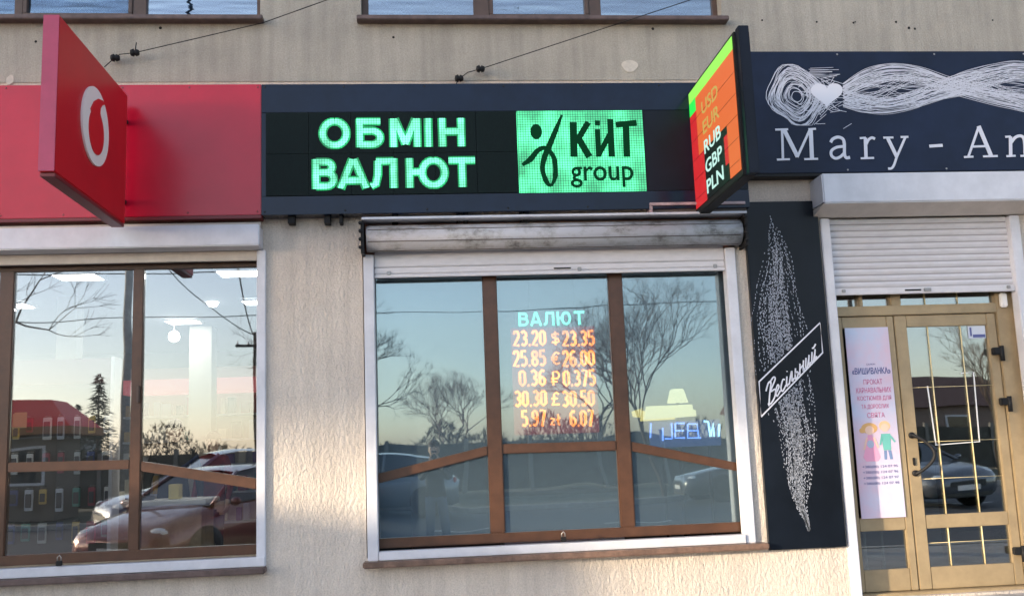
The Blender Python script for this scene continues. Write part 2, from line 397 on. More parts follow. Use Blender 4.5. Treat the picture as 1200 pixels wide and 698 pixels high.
for pts in ([(-2.957, 1.56), (-2.119, 1.55), (-2.119, .986), (-2.957, .986)], [(-2.957, 1.63), (-2.119, 1.616), (-2.119, 3.0), (-2.957, 3.0)],
            [(-2.041, 1.53), (-1.226, 1.371), (-1.226, .986), (-2.041, .986)], [(-2.041, 1.603), (-1.226, 1.448), (-1.226, 3.0), (-2.041, 3.0)],
            [(-4.269, 1.5), (-3.061, 1.628), (-3.061, 3.0), (-4.269, 3.0)], [(-4.269, 1.43), (-3.061, 1.56), (-3.061, .986), (-4.269, .986)]):
    pane(WL, pts, M_glassL)
bx('handle', M_woodd, WL, -2.072, -2.05, .07, .10, 2.02, 2.14, .006)
# middle window
WM = bpy.data.objects.new('window', None); COL.objects.link(WM); WM.parent = B; WM['label'] = 'brown framed currency exchange window of six tinted panes'
def vbar(u0a, va, u0b, vb, wpx):
    a0, a1 = W(u0a, va, .1), W(u0a + wpx, va, .1)
    return
bx('mullion', M_wood, WM, .452, .562, fy0, fy1, .985, 2.905, .008)
bx('mullion', M_wood, WM, 1.418, 1.530, fy0, fy1, .985, 2.905, .008)
bx('mullion', M_wood, WM, -.372, -.355, fy0, fy1, .985, 2.905, .004)
bx('mullion', M_wood, WM, 2.365, 2.385, fy0, fy1, .985, 2.905, .004)
bx('bottom_rail', M_wood, WM, -.372, 2.385, fy0 - .004, fy1, .915, .985, .006)
bx('top_rail', M_woodd, WM, -.372, 2.385, fy0 + .01, fy1, 2.905, 3.0, .006)
quadz((-.354, 1.447), (.450, 1.617), .070, .068, fy0 + .003, fy1).build('transom', M_wood, WM, .006)
quadz((.564, 1.626), (1.416, 1.618), .070, .070, fy0 + .003, fy1).build('transom', M_wood, WM, .006)
quadz((1.532, 1.608), (2.363, 1.414), .070, .062, fy0 + .003, fy1).build('transom', M_wood, WM, .006)
for pts in ([(-.355, 1.447), (.452, 1.617), (.452, 2.905), (-.355, 2.905)], [(-.355, 1.377), (.452, 1.549), (.452, .985), (-.355, .985)],
            [(.562, 1.626), (1.418, 1.618), (1.418, 2.905), (.562, 2.905)], [(.562, 1.556), (1.418, 1.548), (1.418, .985), (.562, .985)],
            [(1.530, 1.608), (2.365, 1.414), (2.365, 2.905), (1.530, 2.905)], [(1.530, 1.538), (2.365, 1.352), (2.365, .985), (1.530, .985)]):
    pane(WM, pts, M_glassM)
# sills
o = bx('sill', M_brown, B, -5.25, -1.135, -.11, .10, .800, .842, .008); o['label'] = 'dark brown metal sill under the phone shop window'
o = bx('sill', mat('brown_sill_metal_worn', (.20, .12, .085), .5, noise=.4, nscale=14), B, -.462, 2.462, -.11, .10, .800, .842, .008); o['label'] = 'worn brown metal sill under the exchange window'
# upper windows
def upper_window(x0, x1, muls, label):
    Wd = bpy.data.objects.new('window', None); COL.objects.link(Wd); Wd.parent = B; Wd['label'] = label
    bx('bottom_rail', M_woodd, Wd, x0, x1, .08, .15, 4.90, 4.955, .006)
    bx('top_rail', M_woodd, Wd, x0, x1, .08, .15, 6.44, 6.5, .006)
    bx('sill', M_brown, Wd, x0 - .03, x1 + .03, -.10, .10, 4.862, 4.898, .005)
    prev = x0
    ms = [(x0, x0 + .05)] + muls + [(x1 - .04, x1)]
    for i, (a, b_) in enumerate(ms):
        bx('mullion', M_woodd, Wd, a, b_, .082, .15, 4.957, 6.438, .006)
        if i: pane(Wd, [(prev, 4.956), (a, 4.956), (a, 6.44), (prev, 6.44)], M_glassU, .11)
        prev = b_
    return Wd
wu = upper_window(-5.2, -1.185, [(-3.03, -2.965), (-2.16, -2.055), (-4.1, -4.03)], 'upstairs window above the phone shop sign, only its foot in view')
wv = upper_window(-.42, 2.43, [(.455, .58), (1.375, 1.475)], 'upstairs window above the currency exchange sign, only its foot in view')
# inner casement frames of the upper windows (opening sashes)
for par, a, b_ in ((wu, -2.965, -2.16), (wv, .58, 1.375)):
    for (x0, x1, z0, z1) in ((a, b_, 4.956, 4.985), (a, a + .03, 4.985, 6.4), (b_ - .03, b_, 4.985, 6.4)):
        bx('sash', M_woodd, par, x0, x1, .072, .112, z0, z1, .004)
# curtains with scalloped, pointed hem
M_curt = mat('net_curtain', (.62, .70, .80), .85, noise=.5, nscale=5, stretch=(1.2, 1, 14))
def curtain(x0, x1, label, hem=5.2):
    root_m = MB(); n = 60; vs = []; fs = []
    for i in range(n + 1):
        x = x0 + (x1 - x0) * i / n; y = .32 + .035 * sin(i * 1.3) + .012 * sin(i * 3.1)
        ph = (i / n * (x1 - x0) / .42) % 1.0
        zb = hem - .24 * (1 - abs(ph - .5) * 2) ** .8
        vs += [(x, y, zb), (x, y, 6.4)]
    for i in range(n): fs.append((2 * i, 2 * i + 2, 2 * i + 3, 2 * i + 1))
    root_m.add(vs, fs, True)
    return tag(root_m.build('curtain', M_curt), label, 'curtain')
curtain(-.38, .45, 'net curtain with pointed hem, left pane of the upstairs window over the exchange sign')
curtain(.58, 2.38, 'net curtain behind the two right panes of the upstairs window over the exchange sign', 5.15)
curtain(-5.1, -1.25, 'net curtain behind the upstairs window over the phone shop', 5.12)

# ------------------------------------------------------------------ shutters
# phone shop shutter box
SL = thing('roller_shutter', 'white rectangular shutter box over the phone shop window, rolled fully up', 'shutter', (-3.1, 0, 3.05))
def pbox(name, m, par, x0, x1, y0, y1, z0, z1, bevel=0.0):
    l = par.location; return bx(name, m, par, x0 - l.x, x1 - l.x, y0 - l.y, y1 - l.y, z0 - l.z, z1 - l.z, bevel)
pbox('housing', M_white, SL, -5.2, -1.165, -.17, .01, 3.105, 3.262, .008)
pbox('guide_rail', M_white, SL, -1.205, -1.140, -.03, .06, .842, 3.10, .006)
pbox('end_slat', M_cream, SL, -5.15, -1.207, .0, .035, 3.03, 3.103, .004)
pbox('bottom_guide', M_white, SL, -5.2, -1.145, -.045, .04, .845, .908, .004)
# exchange shutter: exposed dirty roller
SM = thing('roller_shutter', 'exposed dirty shutter roller with last slats above the currency exchange window', 'shutter', (1.0, 0, 3.05))
l0 = SM.location
mb = MB()
prof = []
mb.tube([(-1.40, -.075, .105), (1.42, -.075, .105)], .098, 28); mb.build('roller', M_roller, SM)
for k in range(0, 7, 2):    # slat joints of the coiled curtain
    a = radians(95 + k * 27)
    yy, zz = -.075 + .0985 * cos(a), .105 + .0985 * sin(a)
    MB().tube([(-1.39, yy, zz), (1.40, yy, zz)], .0035, 5).build('coil_edge', mat('grime', (.12, .10, .09), .8), SM)
pbox('top_plate', M_white, SM, -.43, 2.455, -.185, .0, 3.278, 3.296, .003)
for xs, sgn in ((-.427, 1), (2.445, -1)):
    e = MB(); e.box(xs - 1 - .012, xs - 1 + .012, -.18, .0, -.02, .222); e.build('end_bracket', M_black, SM, .003)
    for zz in (.02, .08, .14, .2):
        MB().lathe([(.0001, -.02), (.013, -.02), (.013, .0), (.0001, .0)], (xs - 1 - .014, -.185, zz), 'y', 8).build('bolt', M_black, SM)
for k, (z0, z1) in enumerate(((2.955, 3.075), (2.905, 2.952))):
    pbox('slat', M_slat, SM, -.352, 2.312, .0, .02, z0, z1, .006)
pbox('end_slat', M_slat, SM, -.352, 2.312, -.004, .022, 2.876, 2.902, .004)
pbox('guide_rail', M_white, SM, -.432, -.354, -.03, .07, .842, 3.05, .006)
pbox('guide_rail', M_white, SM, 2.314, 2.392, -.03, .07, .842, 3.05, .006)
pbox('bottom_guide', M_white, SM, -.352, 2.312, -.045, .04, .845, .905, .004)
pbox('pull_slot', M_black, SM, .99, 1.12, -.006, .004, 2.915, 2.925)
for xx in (1.17, 2.22, -.26):
    pbox('lock', mat('dull_steel', (.35, .34, .33), .4, metal=.6), SM, xx, xx + .03, -.012, .0, 2.895, 2.925, .004)
# door shutter
SD = thing('roller_shutter', 'white shutter half lowered over the glass door of the bridal shop', 'shutter', (3.9, 0, 3.3))
pbox('housing', M_white, SD, 3.03, 5.6, -.26, .01, 3.325, 3.558, .010)
mb = MB(); mb.add([Vector(p) - Vector(SD.location) for p in ((3.03, -.25, 3.325), (5.6, -.25, 3.325), (5.6, -.02, 3.268), (3.03, -.02, 3.268), (3.03, -.02, 3.325), (5.6, -.02, 3.325))], [(0, 1, 2, 3), (0, 3, 4), (1, 5, 2)]); mb.build('underside', M_cream, SD)
ns = 11; z = 3.27
for k in range(ns):
    h = .0505
    m_ = MB(); x0, x1 = 3.165 - 3.9, 4.632 - 3.9; zz = z - h * (k + 1) - 3.3
    m_.add([(x0, .03, zz + .006), (x1, .03, zz + .006), (x1, .016, zz + .022), (x0, .016, zz + .022), (x1, .018, zz + .040), (x0, .018, zz + .040), (x1, .034, zz + h), (x0, .034, zz + h)], [(0, 1, 2, 3), (3, 2, 4, 5), (5, 4, 6, 7)], True)
    m_.build('slat', M_slat, SD)
pbox('curtain_back', mat('grime_joint', (.33, .31, .31), .8), SD, 3.16, 4.636, .031, .038, 2.70, 3.27)
pbox('end_slat', M_slat, SD, 3.165, 4.632, .0, .028, 2.662, 2.714, .005)
pbox('lock', mat('dull_steel', (.35, .34, .33)), SD, 3.88, 3.94, -.014, 0, 2.675, 2.70, .004)
pbox('lock', mat('dull_steel', (.35, .34, .33)), SD, 4.56, 4.59, -.014, 0, 2.68, 2.705, .004)
pbox('lock', mat('dull_steel', (.35, .34, .33)), SD, 3.22, 3.25, -.014, 0, 2.68, 2.705, .004)
pbox('pull_slot', M_black, SD, 3.73, 3.86, -.004, .001, 2.682, 2.694)
pbox('guide_rail', M_white, SD, 3.088, 3.163, -.03, .06, .36, 3.262, .006)
pbox('guide_rail', M_white, SD, 4.634, 4.715, -.03, .06, .36, 3.262, .006)
# padlocks hanging at the sills
for (u, v, lab) in ((70, 655, 'small black padlock catch on the phone shop sill rail'), (660, 627, 'small black padlock catch on the exchange window sill rail')):
    p = W(u, v, -.05); T = thing('padlock', lab, 'padlock', (p.x, -.06, p.z - .02))
    MB().box(-.02, .02, -.012, .012, -.022, .012).build('lock_body', M_black, T, .004)
    MB().tube([(-.012, 0, .01), (-.012, 0, .035), (0, 0, .05), (.012, 0, .035), (.012, 0, .01)], .004, 6).build('shackle', mat('dull_steel', (.35, .34, .33)), T)

# ------------------------------------------------------------------ door
D = bpy.data.objects.new('door', None); COL.objects.link(D); D.parent = B; D['label'] = 'champagne aluminium double door with glass, grille and poster'
dy0, dy1 = .12, .17
M_dg = M_gold
def dbx(name, x0, x1, z0, z1, y0=dy0, y1=dy1, m=M_gold, bev=.005): return bx(name, m, D, x0, x1, y0, y1, z0, z1, bev)
dbx('frame', 3.10, 3.205, .40, 2.72, .10, .18); dbx('frame', 4.52, 4.66, .40, 2.72, .10, .18)
dbx('frame', 3.205, 4.52, 2.51, 2.585, .10, .18); dbx('frame', 3.205, 4.52, 2.70, 2.76, .10, .18)
dbx('frame', 3.66, 3.74, 2.585, 2.70, .10, .18); dbx('frame', 3.40, 3.43, 2.585, 2.70, .10, .18)
# leaves: stiles and rails
for (a, b_, s1, s2) in ((3.208, 3.672, .045, .058), (3.680, 4.514, .098, .075)):
    dbx('stile', a, a + s1, .425, 2.505); dbx('stile', b_ - s2, b_, .425, 2.505)
    dbx('rail', a + s1, b_ - s2, 2.415, 2.505, dy0 + .003); dbx('rail', a + s1, b_ - s2, .87, .97, dy0 + .003); dbx('rail', a + s1, b_ - s2, .425, .585, dy0 + .003)
    pane(D, [(a + s1, .585), (b_ - s2, .585), (b_ - s2, .87), (a + s1, .87)], M_glassD, .145)
    pane(D, [(a + s1, .97), (b_ - s2, .97), (b_ - s2, 2.415), (a + s1, 2.415)], M_glassD, .145)
for (a, b_) in ((3.205, 3.40), (3.43, 3.66), (3.74, 4.52)): pane(D, [(a, 2.585), (b_, 2.585), (b_, 2.70), (a, 2.70)], M_glassD, .145)
dbx('threshold', 3.10, 4.66, .385, .42, .05, .2, M_gold)
# bow handle and lock
h = MB(); p0, p1, p2, p3 = W(1066, 508, .11), W(1095, 526, 0.03), W(1088, 549, .02), W(1068, 553, .11)
pts = []
for i in range(13):
    t_ = i / 12; ang = pi * t_
    pts.append((3.735 + .12 * sin(ang) ** .8, .105 - .07 * sin(ang), 1.575 - .29 * t_ + .0))
h.tube([(3.725, .12, 1.575)] + pts + [(3.73, .12, 1.285)], .0125, 10); h.build('handle', M_black, D)
for zz in (1.575, 1.287): MB().lathe([(.0001, -.012), (.024, -.012), (.024, 0), (.0001, 0)], (3.727, .12, zz), 'y', 14).build('rosette', M_black, D)
bx('lock', M_black, D, 3.718, 3.736, .108, .122, 1.345, 1.405, .004)
# hinges
for (u, v) in ((1170, 411), (1179, 470), (1195, 645)):
    p = W(u, v, .09)
    bx('hinge', M_black, D, p.x - .045, p.x + .04, .07, .12, p.z - .028, p.z + .028, .006)
    MB().lathe([(.0001, -.06), (.017, -.06), (.017, .06), (.0001, .06)], (p.x + .02, .075, p.z - .02), 'z', 10).build('hinge', M_black, D)
for (u, v) in ((983, 409), (987, 468), (1004, 649)):
    p = W(u, v, .09)
    bx('hinge', M_black, D, 3.178, 3.215, .085, .12, p.z - .035, p.z + .02, .006)
bx('closer', M_whiteplastic, D, 4.545, 4.60, .06, .10, 2.545, 2.66, .01)
# inner grille (gold bars) behind the glass
G = D
def gbar(a, b_, r=.006, name='grille_bar', m=M_goldbar): MB().tube([a, b_], r, 6).build(name, m, D)
for (x, z0, z1) in ((3.955, .972, 2.414), (4.225, .972, 2.414), (3.955, .587, .869), (4.225, .587, .869), (3.955, 2.586, 2.699), (4.225, 2.586, 2.699)): gbar((x, .1385, z0), (x, .1385, z1), .0052)
for z_ in (1.94, 1.52, 1.24, .76): gbar((3.78, .140, z_), (4.438, .140, z_), .0022)
MR = mat('pale_rail', (.7, .7, .68), .4)
for (a, b_) in (((3.36, .30, .45), (3.36, .30, .87)), ((3.50, .30, .45), (3.50, .30, .87)), ((3.36, .30, .66), (3.50, .30, .66))): gbar(a, b_, .011, 'rail_bar', MR)

# poster
PO = thing('poster', 'tall pale lilac poster with two cartoon children on the left door leaf', 'poster', (3.43, .11, 1.69))
def lp(T, x, y, z): return (x - T.location.x, y - T.location.y, z - T.location.z)
pl = MB().box(3.268 - 3.43, 3.618 - 3.43, 0, .008, .965 - 1.69, 2.418 - 1.69)
pm = mat('poster_print', (.74, .52, .62), .45, col2=(.56, .62, .78), nscale=2.0)
pl.build('sheet', pm, PO)
def ptext(T, body, cx, z, w_, h_, m, name='lettering', bold=0.0, y=-.0015, shear=0):
    text_into(MB(), body, (cx - w_ / 2 - T.location.x, y, z - T.location.z), EX, EZ, w_, h_, Vector((0, -1, 0)), .001, bold, shear).build(name, m, T)
mnav = mat('print_navy', (.10, .12, .30), .6); mpk = mat('print_pink', (.62, .16, .32), .6)
ptext(PO, 'САЛОН', 3.45, 2.125, .07, .012, mnav)
ptext(PO, '«ВИШИВАНКА»', 3.45, 2.055, .31, .050, mnav, bold=.015)
for k, s_ in enumerate(('ПРОКАТ', 'КАРНАВАЛЬНИХ', 'КОСТЮМІВ ДЛЯ', 'ТА ДОРОСЛИХ', 'СВЯТА')):
    ptext(PO, s_, 3.455, 1.975 - k * .064, (.15, .28, .27, .22, .14)[k], .040, mpk, bold=.0)
for k, s_ in enumerate(('+380(00) 124 07 95', '+380(00) 124 07 96', '+380(00) 124 07 97', '+380(00) 124 07 98')):
    ptext(PO, s_, 3.45, 1.335 - k * .042, .28, .025, mnav)
# two generic cartoon children
def disc(T, cx, cz, rx, rz_, m, y=-.002, name='figure_print', n=18, lo=0, hi=2 * pi):
    pts = [(cx - T.location.x + rx * cos(lo + (hi - lo) * i / n), cz - T.location.z + rz_ * sin(lo + (hi - lo) * i / n)) for i in range(n + (0 if hi - lo > 6.2 else 1))]
    MB().prism(pts, y, y + .0008).build(name, m, T)
def poly(T, pts, m, y=-.002, name='figure_print'):
    MB().prism([(a - T.location.x, b_ - T.location.z) for a, b_ in pts], y, y + .0008).build(name, m, T)
c_hair = mat('print_ochre', (.72, .42, .16), .6); c_skin = mat('print_skin', (.85, .58, .45), .6); c_dress = mat('print_rose', (.80, .36, .52), .6)
c_teal = mat('print_teal', (.16, .50, .44), .6); c_blue = mat('print_blue', (.18, .26, .45), .6); c_yel = mat('print_yellow', (.88, .58, .32), .6)
disc(PO, 3.392, 1.640, .065, .042, c_hair); disc(PO, 3.392, 1.625, .036, .034, c_skin, -.003); disc(PO, 3.335, 1.625, .025, .02, c_hair, -.0025)
poly(PO, [(3.375, 1.59), (3.41, 1.59), (3.425, 1.53), (3.46, 1.42), (3.44, 1.39), (3.345, 1.39), (3.325, 1.42), (3.36, 1.53)], c_dress)
disc(PO, 3.39, 1.52, .028, .03, mat('print_slate', (.42, .48, .62), .6), -.003)
for a, b_ in (((3.365, 1.57), (3.335, 1.48)), ((3.42, 1.57), (3.45, 1.49))): MB().stroke([(a[0] - 3.43, a[1] - 1.69), (b_[0] - 3.43, b_[1] - 1.69)], .014, -.004, .0008).build('figure_print', c_skin, PO)
disc(PO, 3.515, 1.655, .045, .038, c_yel); disc(PO, 3.515, 1.64, .032, .03, c_skin, -.003)
poly(PO, [(3.48, 1.595), (3.555, 1.595), (3.55, 1.47), (3.49, 1.47)], c_teal)
poly(PO, [(3.492, 1.468), (3.515, 1.468), (3.51, 1.40), (3.49, 1.40)], c_blue); poly(PO, [(3.525, 1.468), (3.55, 1.468), (3.558, 1.40), (3.535, 1.40)], c_blue)
for a, b_ in (((3.485, 1.58), (3.465, 1.51)), ((3.55, 1.58), (3.585, 1.53))): MB().stroke([(a[0] - 3.43, a[1] - 1.69), (b_[0] - 3.43, b_[1] - 1.69)], .014, -.004, .0008).build('figure_print', c_teal, PO)
# notice and outlined frame on the right leaf
NO = thing('notice', 'small white and blue notice stuck in the upper corner of the door glass', 'notice', (4.36, .140, 2.36))
MB().box(-.072, .072, 0, .003, -.05, .05).build('sheet', mat('notice_white', (.60, .64, .72), .5), NO)
MB().box(-.035, .066, -.002, -.0005, -.042, -.018).build('print', mnav, NO)
MB().box(-.058, -.043, -.002, -.0005, -.03, .038).build('print', mnav, NO)
FR = thing('outline_sticker', 'thin white rectangular outline on the door glass beside the handle', 'sticker', (4.06, .141, 1.75))
fr = [WX_ for WX_ in (W(1087, 452, .14), W(1097, 521, .14), W(1148, 517, .14), W(1141, 436, .14), W(1126, 437, .14))]
MB().stroke([(p.x - 4.06, p.z - 1.75) for p in fr], .011, 0, .002).build('outline', mat('sticker_white', (.8, .8, .78), .5), FR)
# door step
ST = thing('door_step', 'pale stone step below the champagne door', 'step', (3.9, -.3, 0))
MB().box(-.85, 3.2, -.9, .29, .27, .385).build('tread', mat('pale_stone', (.50, .47, .44), .7, noise=.2, nscale=4, bump=.2), ST, .01)
MB().box(-.85, 3.2, -.85, .29, .0, .268).build('riser', mat('pale_stone', (.50, .47, .44)), ST)

# ------------------------------------------------------------------ signs
# red phone shop fascia
RS = thing('fascia_sign', 'glossy plain red fascia panel above the phone shop window', 'sign', (-3.2, 0, 3.85))
pbox('panel', M_red, RS, -4.25, -2.20, -.12, -.03, 3.342, 4.338, .004)
pbox('panel', M_red, RS, -2.197, -1.158, -.12, -.03, 3.342, 4.338, .004)
pbox('panel', M_red, RS, -6.3, -4.253, -.12, -.03, 3.342, 4.338, .004)
pbox('trim', mat('dark_red_trim', (.16, .01, .015), .4), RS, -6.3, -1.158, -.118, -.0, 3.318, 3.340, .002)
pbox('backing', M_black, RS, -6.28, -1.17, -.03, -.001, 3.345, 4.33)
pbox('ledge', M_cream, RS, -6.3, -1.17, -.07, -.0, 3.27, 3.30, .002)
def screws(T, xs, zs, y, m):
    for x in xs:
        for z_ in zs: MB().lathe([(.0001, -.0035), (.006, -.003), (.008, 0)], (x - T.location.x, y - T.location.y, z_ - T.location.z), 'y', 8).build('screw', m, T)
screws(RS, (-2.98, -2.55, -2.235, -2.16, -1.68, -1.185), (3.365, 4.315), -.12, mat('screw_red', (.25, .02, .03), .4))
# projecting red blade sign with emblem
RB = thing('blade_sign', 'red double sided blade sign with a white ring and red teardrop emblem, jutting out left', 'sign', (-2.13, -.85, 3.75))
o = MB().box(-.045, .045, -.72, .61, -.49, .46).build('body', M_redface, RB, .006)
MB().box(-.0452 + .0, .0452, -.7235, -.7195, -.488, .458).build('front_edge', mat('faded_red_edge', (.42, .045, .11), .42, noise=.1), RB, .001)
MB().box(-.043, .043, -.70, .60, -.515, -.492).build('bottom_trim', mat('dark_red_trim', (.16, .01, .015), .4), RB, .003)
for zz in (-.3, .3): MB().tube([(0, .60, zz), (0, .80, zz)], .02, 8).build('bracket', M_black, RB)
def ring_emblem(side):
    X = side * .046
    c = WX(110.5, 148.5, -2.084) - Vector((-2.13, -.85, 3.75)); cy, cz = c.y, c.z
    pr = .255
    n = 40
    def disc_m(r, dx, m, name, cy_=cy, cz_=cz, sy=1.0):
        mb = MB(); vs = [(X, cy_ + r * sy * cos(2 * pi * i / n), cz_ + r * sin(2 * pi * i / n)) for i in range(n)] + [(X + side * dx, cy_ + r * sy * cos(2 * pi * i / n), cz_ + r * sin(2 * pi * i / n)) for i in range(n)]
        mb.add(vs, [tuple(range(n, 2 * n)), ] + [(i, (i + 1) % n, n + (i + 1) % n, n + i) for i in range(n)]); mb.build(name, m, RB)
    disc_m(pr, .012, M_whiteplastic, 'emblem_disc')
    # teardrop with curved tail, drawn toward the wall side at its top
    q = []
    R0 = .150; bz = cz - .02
    for i in range(30):
        a = radians(60) - radians(290) * i / 29       # clockwise round the bowl
        q.append((cy + .0 + R0 * cos(a) * .95, bz - .015 + R0 * sin(a)))
    tail = [(cy - .12, bz + .10), (cy - .06, bz + .17), (cy + .02, bz + .215), (cy + .10, bz + .232), (cy + .155, bz + .225), (cy + .10, bz + .20), (cy + .065, bz + .165), (cy + .06, bz + .13)]
    q = q[:-1] + tail
    mb = MB(); m_ = len(q)
    mb.add([(X + side * .012, a, b_) for a, b_ in q] + [(X + side * .017, a, b_) for a, b_ in q], [tuple(range(m_, 2 * m_))] + [(i, (i + 1) % m_, m_ + (i + 1) % m_, m_ + i) for i in range(m_)])
    mb.build('emblem_drop', mat('emblem_red', (.62, .006, .012), .4), RB)
ring_emblem(1); ring_emblem(-1)

# exchange LED fascia
XS = thing('fascia_sign', 'navy fascia with green lit LED words for currency exchange above the middle window', 'sign', (.67, 0, 3.83))
xl = XS.location
pbox('panel', M_navy, XS, -1.155, 2.50, -.132, -.0, 4.112, 4.332, .003)
pbox('panel', M_navy, XS, -1.155, 2.50, -.132, -.0, 3.336, 3.474, .003)
pbox('panel', M_navy2, XS, 1.712, 2.50, -.130, -.0, 3.476, 4.110, .003)
pbox('panel', M_navy, XS, -1.155, -1.122, -.128, -.0, 3.476, 4.110, .002)
def led_mat(name, c_on, s_on, base=(.004, .010, .008), px=52.0, rough=.35, duty=.62):
    m = bpy.data.materials.new(name); m.use_nodes = True; t = m.node_tree; b = t.nodes['Principled BSDF']
    b.inputs['Base Color'].default_value = (*base, 1); b.inputs['Roughness'].default_value = rough
    tc = N(t, 'ShaderNodeTexCoord'); sp = N(t, 'ShaderNodeSeparateXYZ'); t.links.new(tc.outputs['Object'], sp.inputs[0])
    outs = []
    for ax in ('X', 'Z'):
        mu = N(t, 'ShaderNodeMath', operation='MULTIPLY'); mu.inputs[1].default_value = px; t.links.new(sp.outputs[ax], mu.inputs[0])
        fr = N(t, 'ShaderNodeMath', operation='FRACT'); t.links.new(mu.outputs[0], fr.inputs[0])
        lt = N(t, 'ShaderNodeMath', operation='LESS_THAN'); lt.inputs[1].default_value = duty ** .5 if duty < 1 else 2; t.links.new(fr.outputs[0], lt.inputs[0]); outs.append(lt)
    mm = N(t, 'ShaderNodeMath', operation='MULTIPLY'); t.links.new(outs[0].outputs[0], mm.inputs[0]); t.links.new(outs[1].outputs[0], mm.inputs[1])
    # patchy refresh of the modules
    nz = N(t, 'ShaderNodeTexNoise'); nz.inputs['Scale'].default_value = 5.5; nz.inputs['Detail'].default_value = 2; t.links.new(tc.outputs['Object'], nz.inputs['Vector'])
    mr = N(t, 'ShaderNodeMapRange'); mr.inputs[1].default_value = .35; mr.inputs[2].default_value = .65; mr.inputs[3].default_value = .60; mr.inputs[4].default_value = 1.45
    t.links.new(nz.outputs['Fac'], mr.inputs[0])
    m2 = N(t, 'ShaderNodeMath', operation='MULTIPLY'); t.links.new(mm.outputs[0], m2.inputs[0]); t.links.new(mr.outputs[0], m2.inputs[1])
    m3 = N(t, 'ShaderNodeMath', operation='MULTIPLY'); m3.inputs[1].default_value = s_on; t.links.new(m2.outputs[0], m3.inputs[0])
    b.inputs['Emission Color'].default_value = (*c_on, 1); t.links.new(m3.outputs[0], b.inputs['Emission Strength'])
    return m
LEDK = 0.22       # LED brightness against exposure
M_ledoff = mat('led_module_off', (.003, .010, .009), .5, spec=.15, noise=.3, nscale=40, stretch=(3, 1, 1))
M_ledhalo = led_mat('led_green_halo', (.0, .60, .16), 1.1 * LEDK, duty=.8)  # green layer that imitates the glow around the lit letters
M_ledcore = led_mat('led_mint', (.19, 1.0, .58), 2.1 * LEDK, duty=.75)
M_ledlogo = led_mat('led_logo_field', (.12, 1.0, .44), 1.7 * LEDK, duty=.70)
screws(XS, (-1.13, -.55, .05, .65, 1.25, 1.85, 2.40), (3.36, 4.31), -.132, M_black)
# dark modules: 5 x 2 grid left of the logo, each one a module with narrow joints
zt, zb = 4.110, 3.476
for i in range(6):
    for j in range(2):
        x0 = -1.121 + i * (1.86 / 6); x1 = x0 + 1.86 / 6 - .002
        z0 = zb + j * (zt - zb) / 2; z1 = z0 + (zt - zb) / 2 - .002
        pbox('led_module', M_ledoff, XS, x0, x1, -.140, -.02, z0, z1, .001)
for i in range(3):
    for j in range(2):
        x0 = .742 + i * (.968 / 3); x1 = x0 + .968 / 3 - .002
        z0 = zb + j * (zt - zb) / 2; z1 = z0 + (zt - zb) / 2 - .002
        o = pbox('led_module', M_ledlogo, XS, x0, x1, -.141, -.02, z0, z1, .001); o['label'] = 'lit mint green LED module of the logo field'
# block letters of the LED words, strokes in a unit box (x 0..1, z 0..1)
def arc(cx, cz, rx, rz_, a0, a1, n=14): return [(cx + rx * cos(radians(a0 + (a1 - a0) * i / n)), cz + rz_ * sin(radians(a0 + (a1 - a0) * i / n))) for i in range(n + 1)]
LET = {'О': [arc(.5, .5, .41, .42, 90, 450, 28)],
 'Б': [[(.12, 0), (.12, 1)], [(0, .91), (.90, .91)], [(.12, .58), (.5, .58)] + arc(.56, .335, .33, .245, 90, -90, 10) + [(.12, .09)]],
 'М': [[(.09, 0), (.09, 1)], [(.91, 0), (.91, 1)], [(.14, 1.0), (.5, .10)], [(.86, 1.0), (.5, .10)]],
 'І': [[(.5, 0), (.5, 1)]], 'Н': [[(.12, 0), (.12, 1)], [(.88, 0), (.88, 1)], [(.12, .53), (.88, .53)]],
 'В': [[(.12, 0), (.12, 1)], [(.12, .91), (.48, .91)] + arc(.54, .73, .28, .18, 90, -90, 8) + [(.12, .55)], [(.12, .55), (.5, .55)] + arc(.56, .32, .33, .23, 90, -90, 8) + [(.12, .09)]],
 'А': [[(.06, 0), (.47, 1)], [(.94, 0), (.53, 1)], [(.22, .27), (.78, .27)]],
 'Л': [[(.88, 0), (.88, 1)], [(.22, .91), (.88, .91)], [(.30, .92), (.28, .45), (.20, .14), (.02, .07)]],
 'Ю': [[(.08, 0), (.08, 1)], [(.08, .53), (.36, .53)], arc(.65, .5, .27, .42, 90, 450, 24)], 'Т': [[(.5, 0), (.5, .95)], [(.0, .91), (1, .91)]]}
def block_word(letters, z0, z1, l):
    for ch, x0, x1 in letters:
        core, halo = MB(), MB(); k = 0
        for st in LET[ch]:
            h_ = z1 - z0; w_ = x1 - x0
            pts = [(x0 + p[0] * w_ - l.x, z0 + p[1] * h_ - l.z) for p in st]
            core.stroke(pts, .042, -.1452 - k * .0003, .0008); halo.stroke(pts, .066, -.1422 - k * .0003, .0008); k += 1
        for q, mg in ((core, 0.0), (halo, .011)):      # strokes end flush with the line of lettering
            q.v = [(v[0], v[1], min(z1 - l.z + mg, max(z0 - l.z - mg, v[2]))) for v in q.v]
        core.build('letter', M_ledcore, XS); halo.build('letter_halo', M_ledhalo, XS)
def lx(u, v=160): return W(u, v, -.145).x
block_word([(c, lx(a), lx(b_)) for c, a, b_ in (('О', 375, 409), ('Б', 418, 449), ('М', 458, 492), ('І', 497, 507), ('Н', 515, 544))], 3.835, 4.055, XS.location)
block_word([(c, lx(a, 200), lx(b_, 200)) for c, a, b_ in (('В', 367, 394), ('А', 397, 431), ('Л', 434, 465), ('Ю', 476, 525), ('Т', 526, 557))], 3.522, 3.748, XS.location)
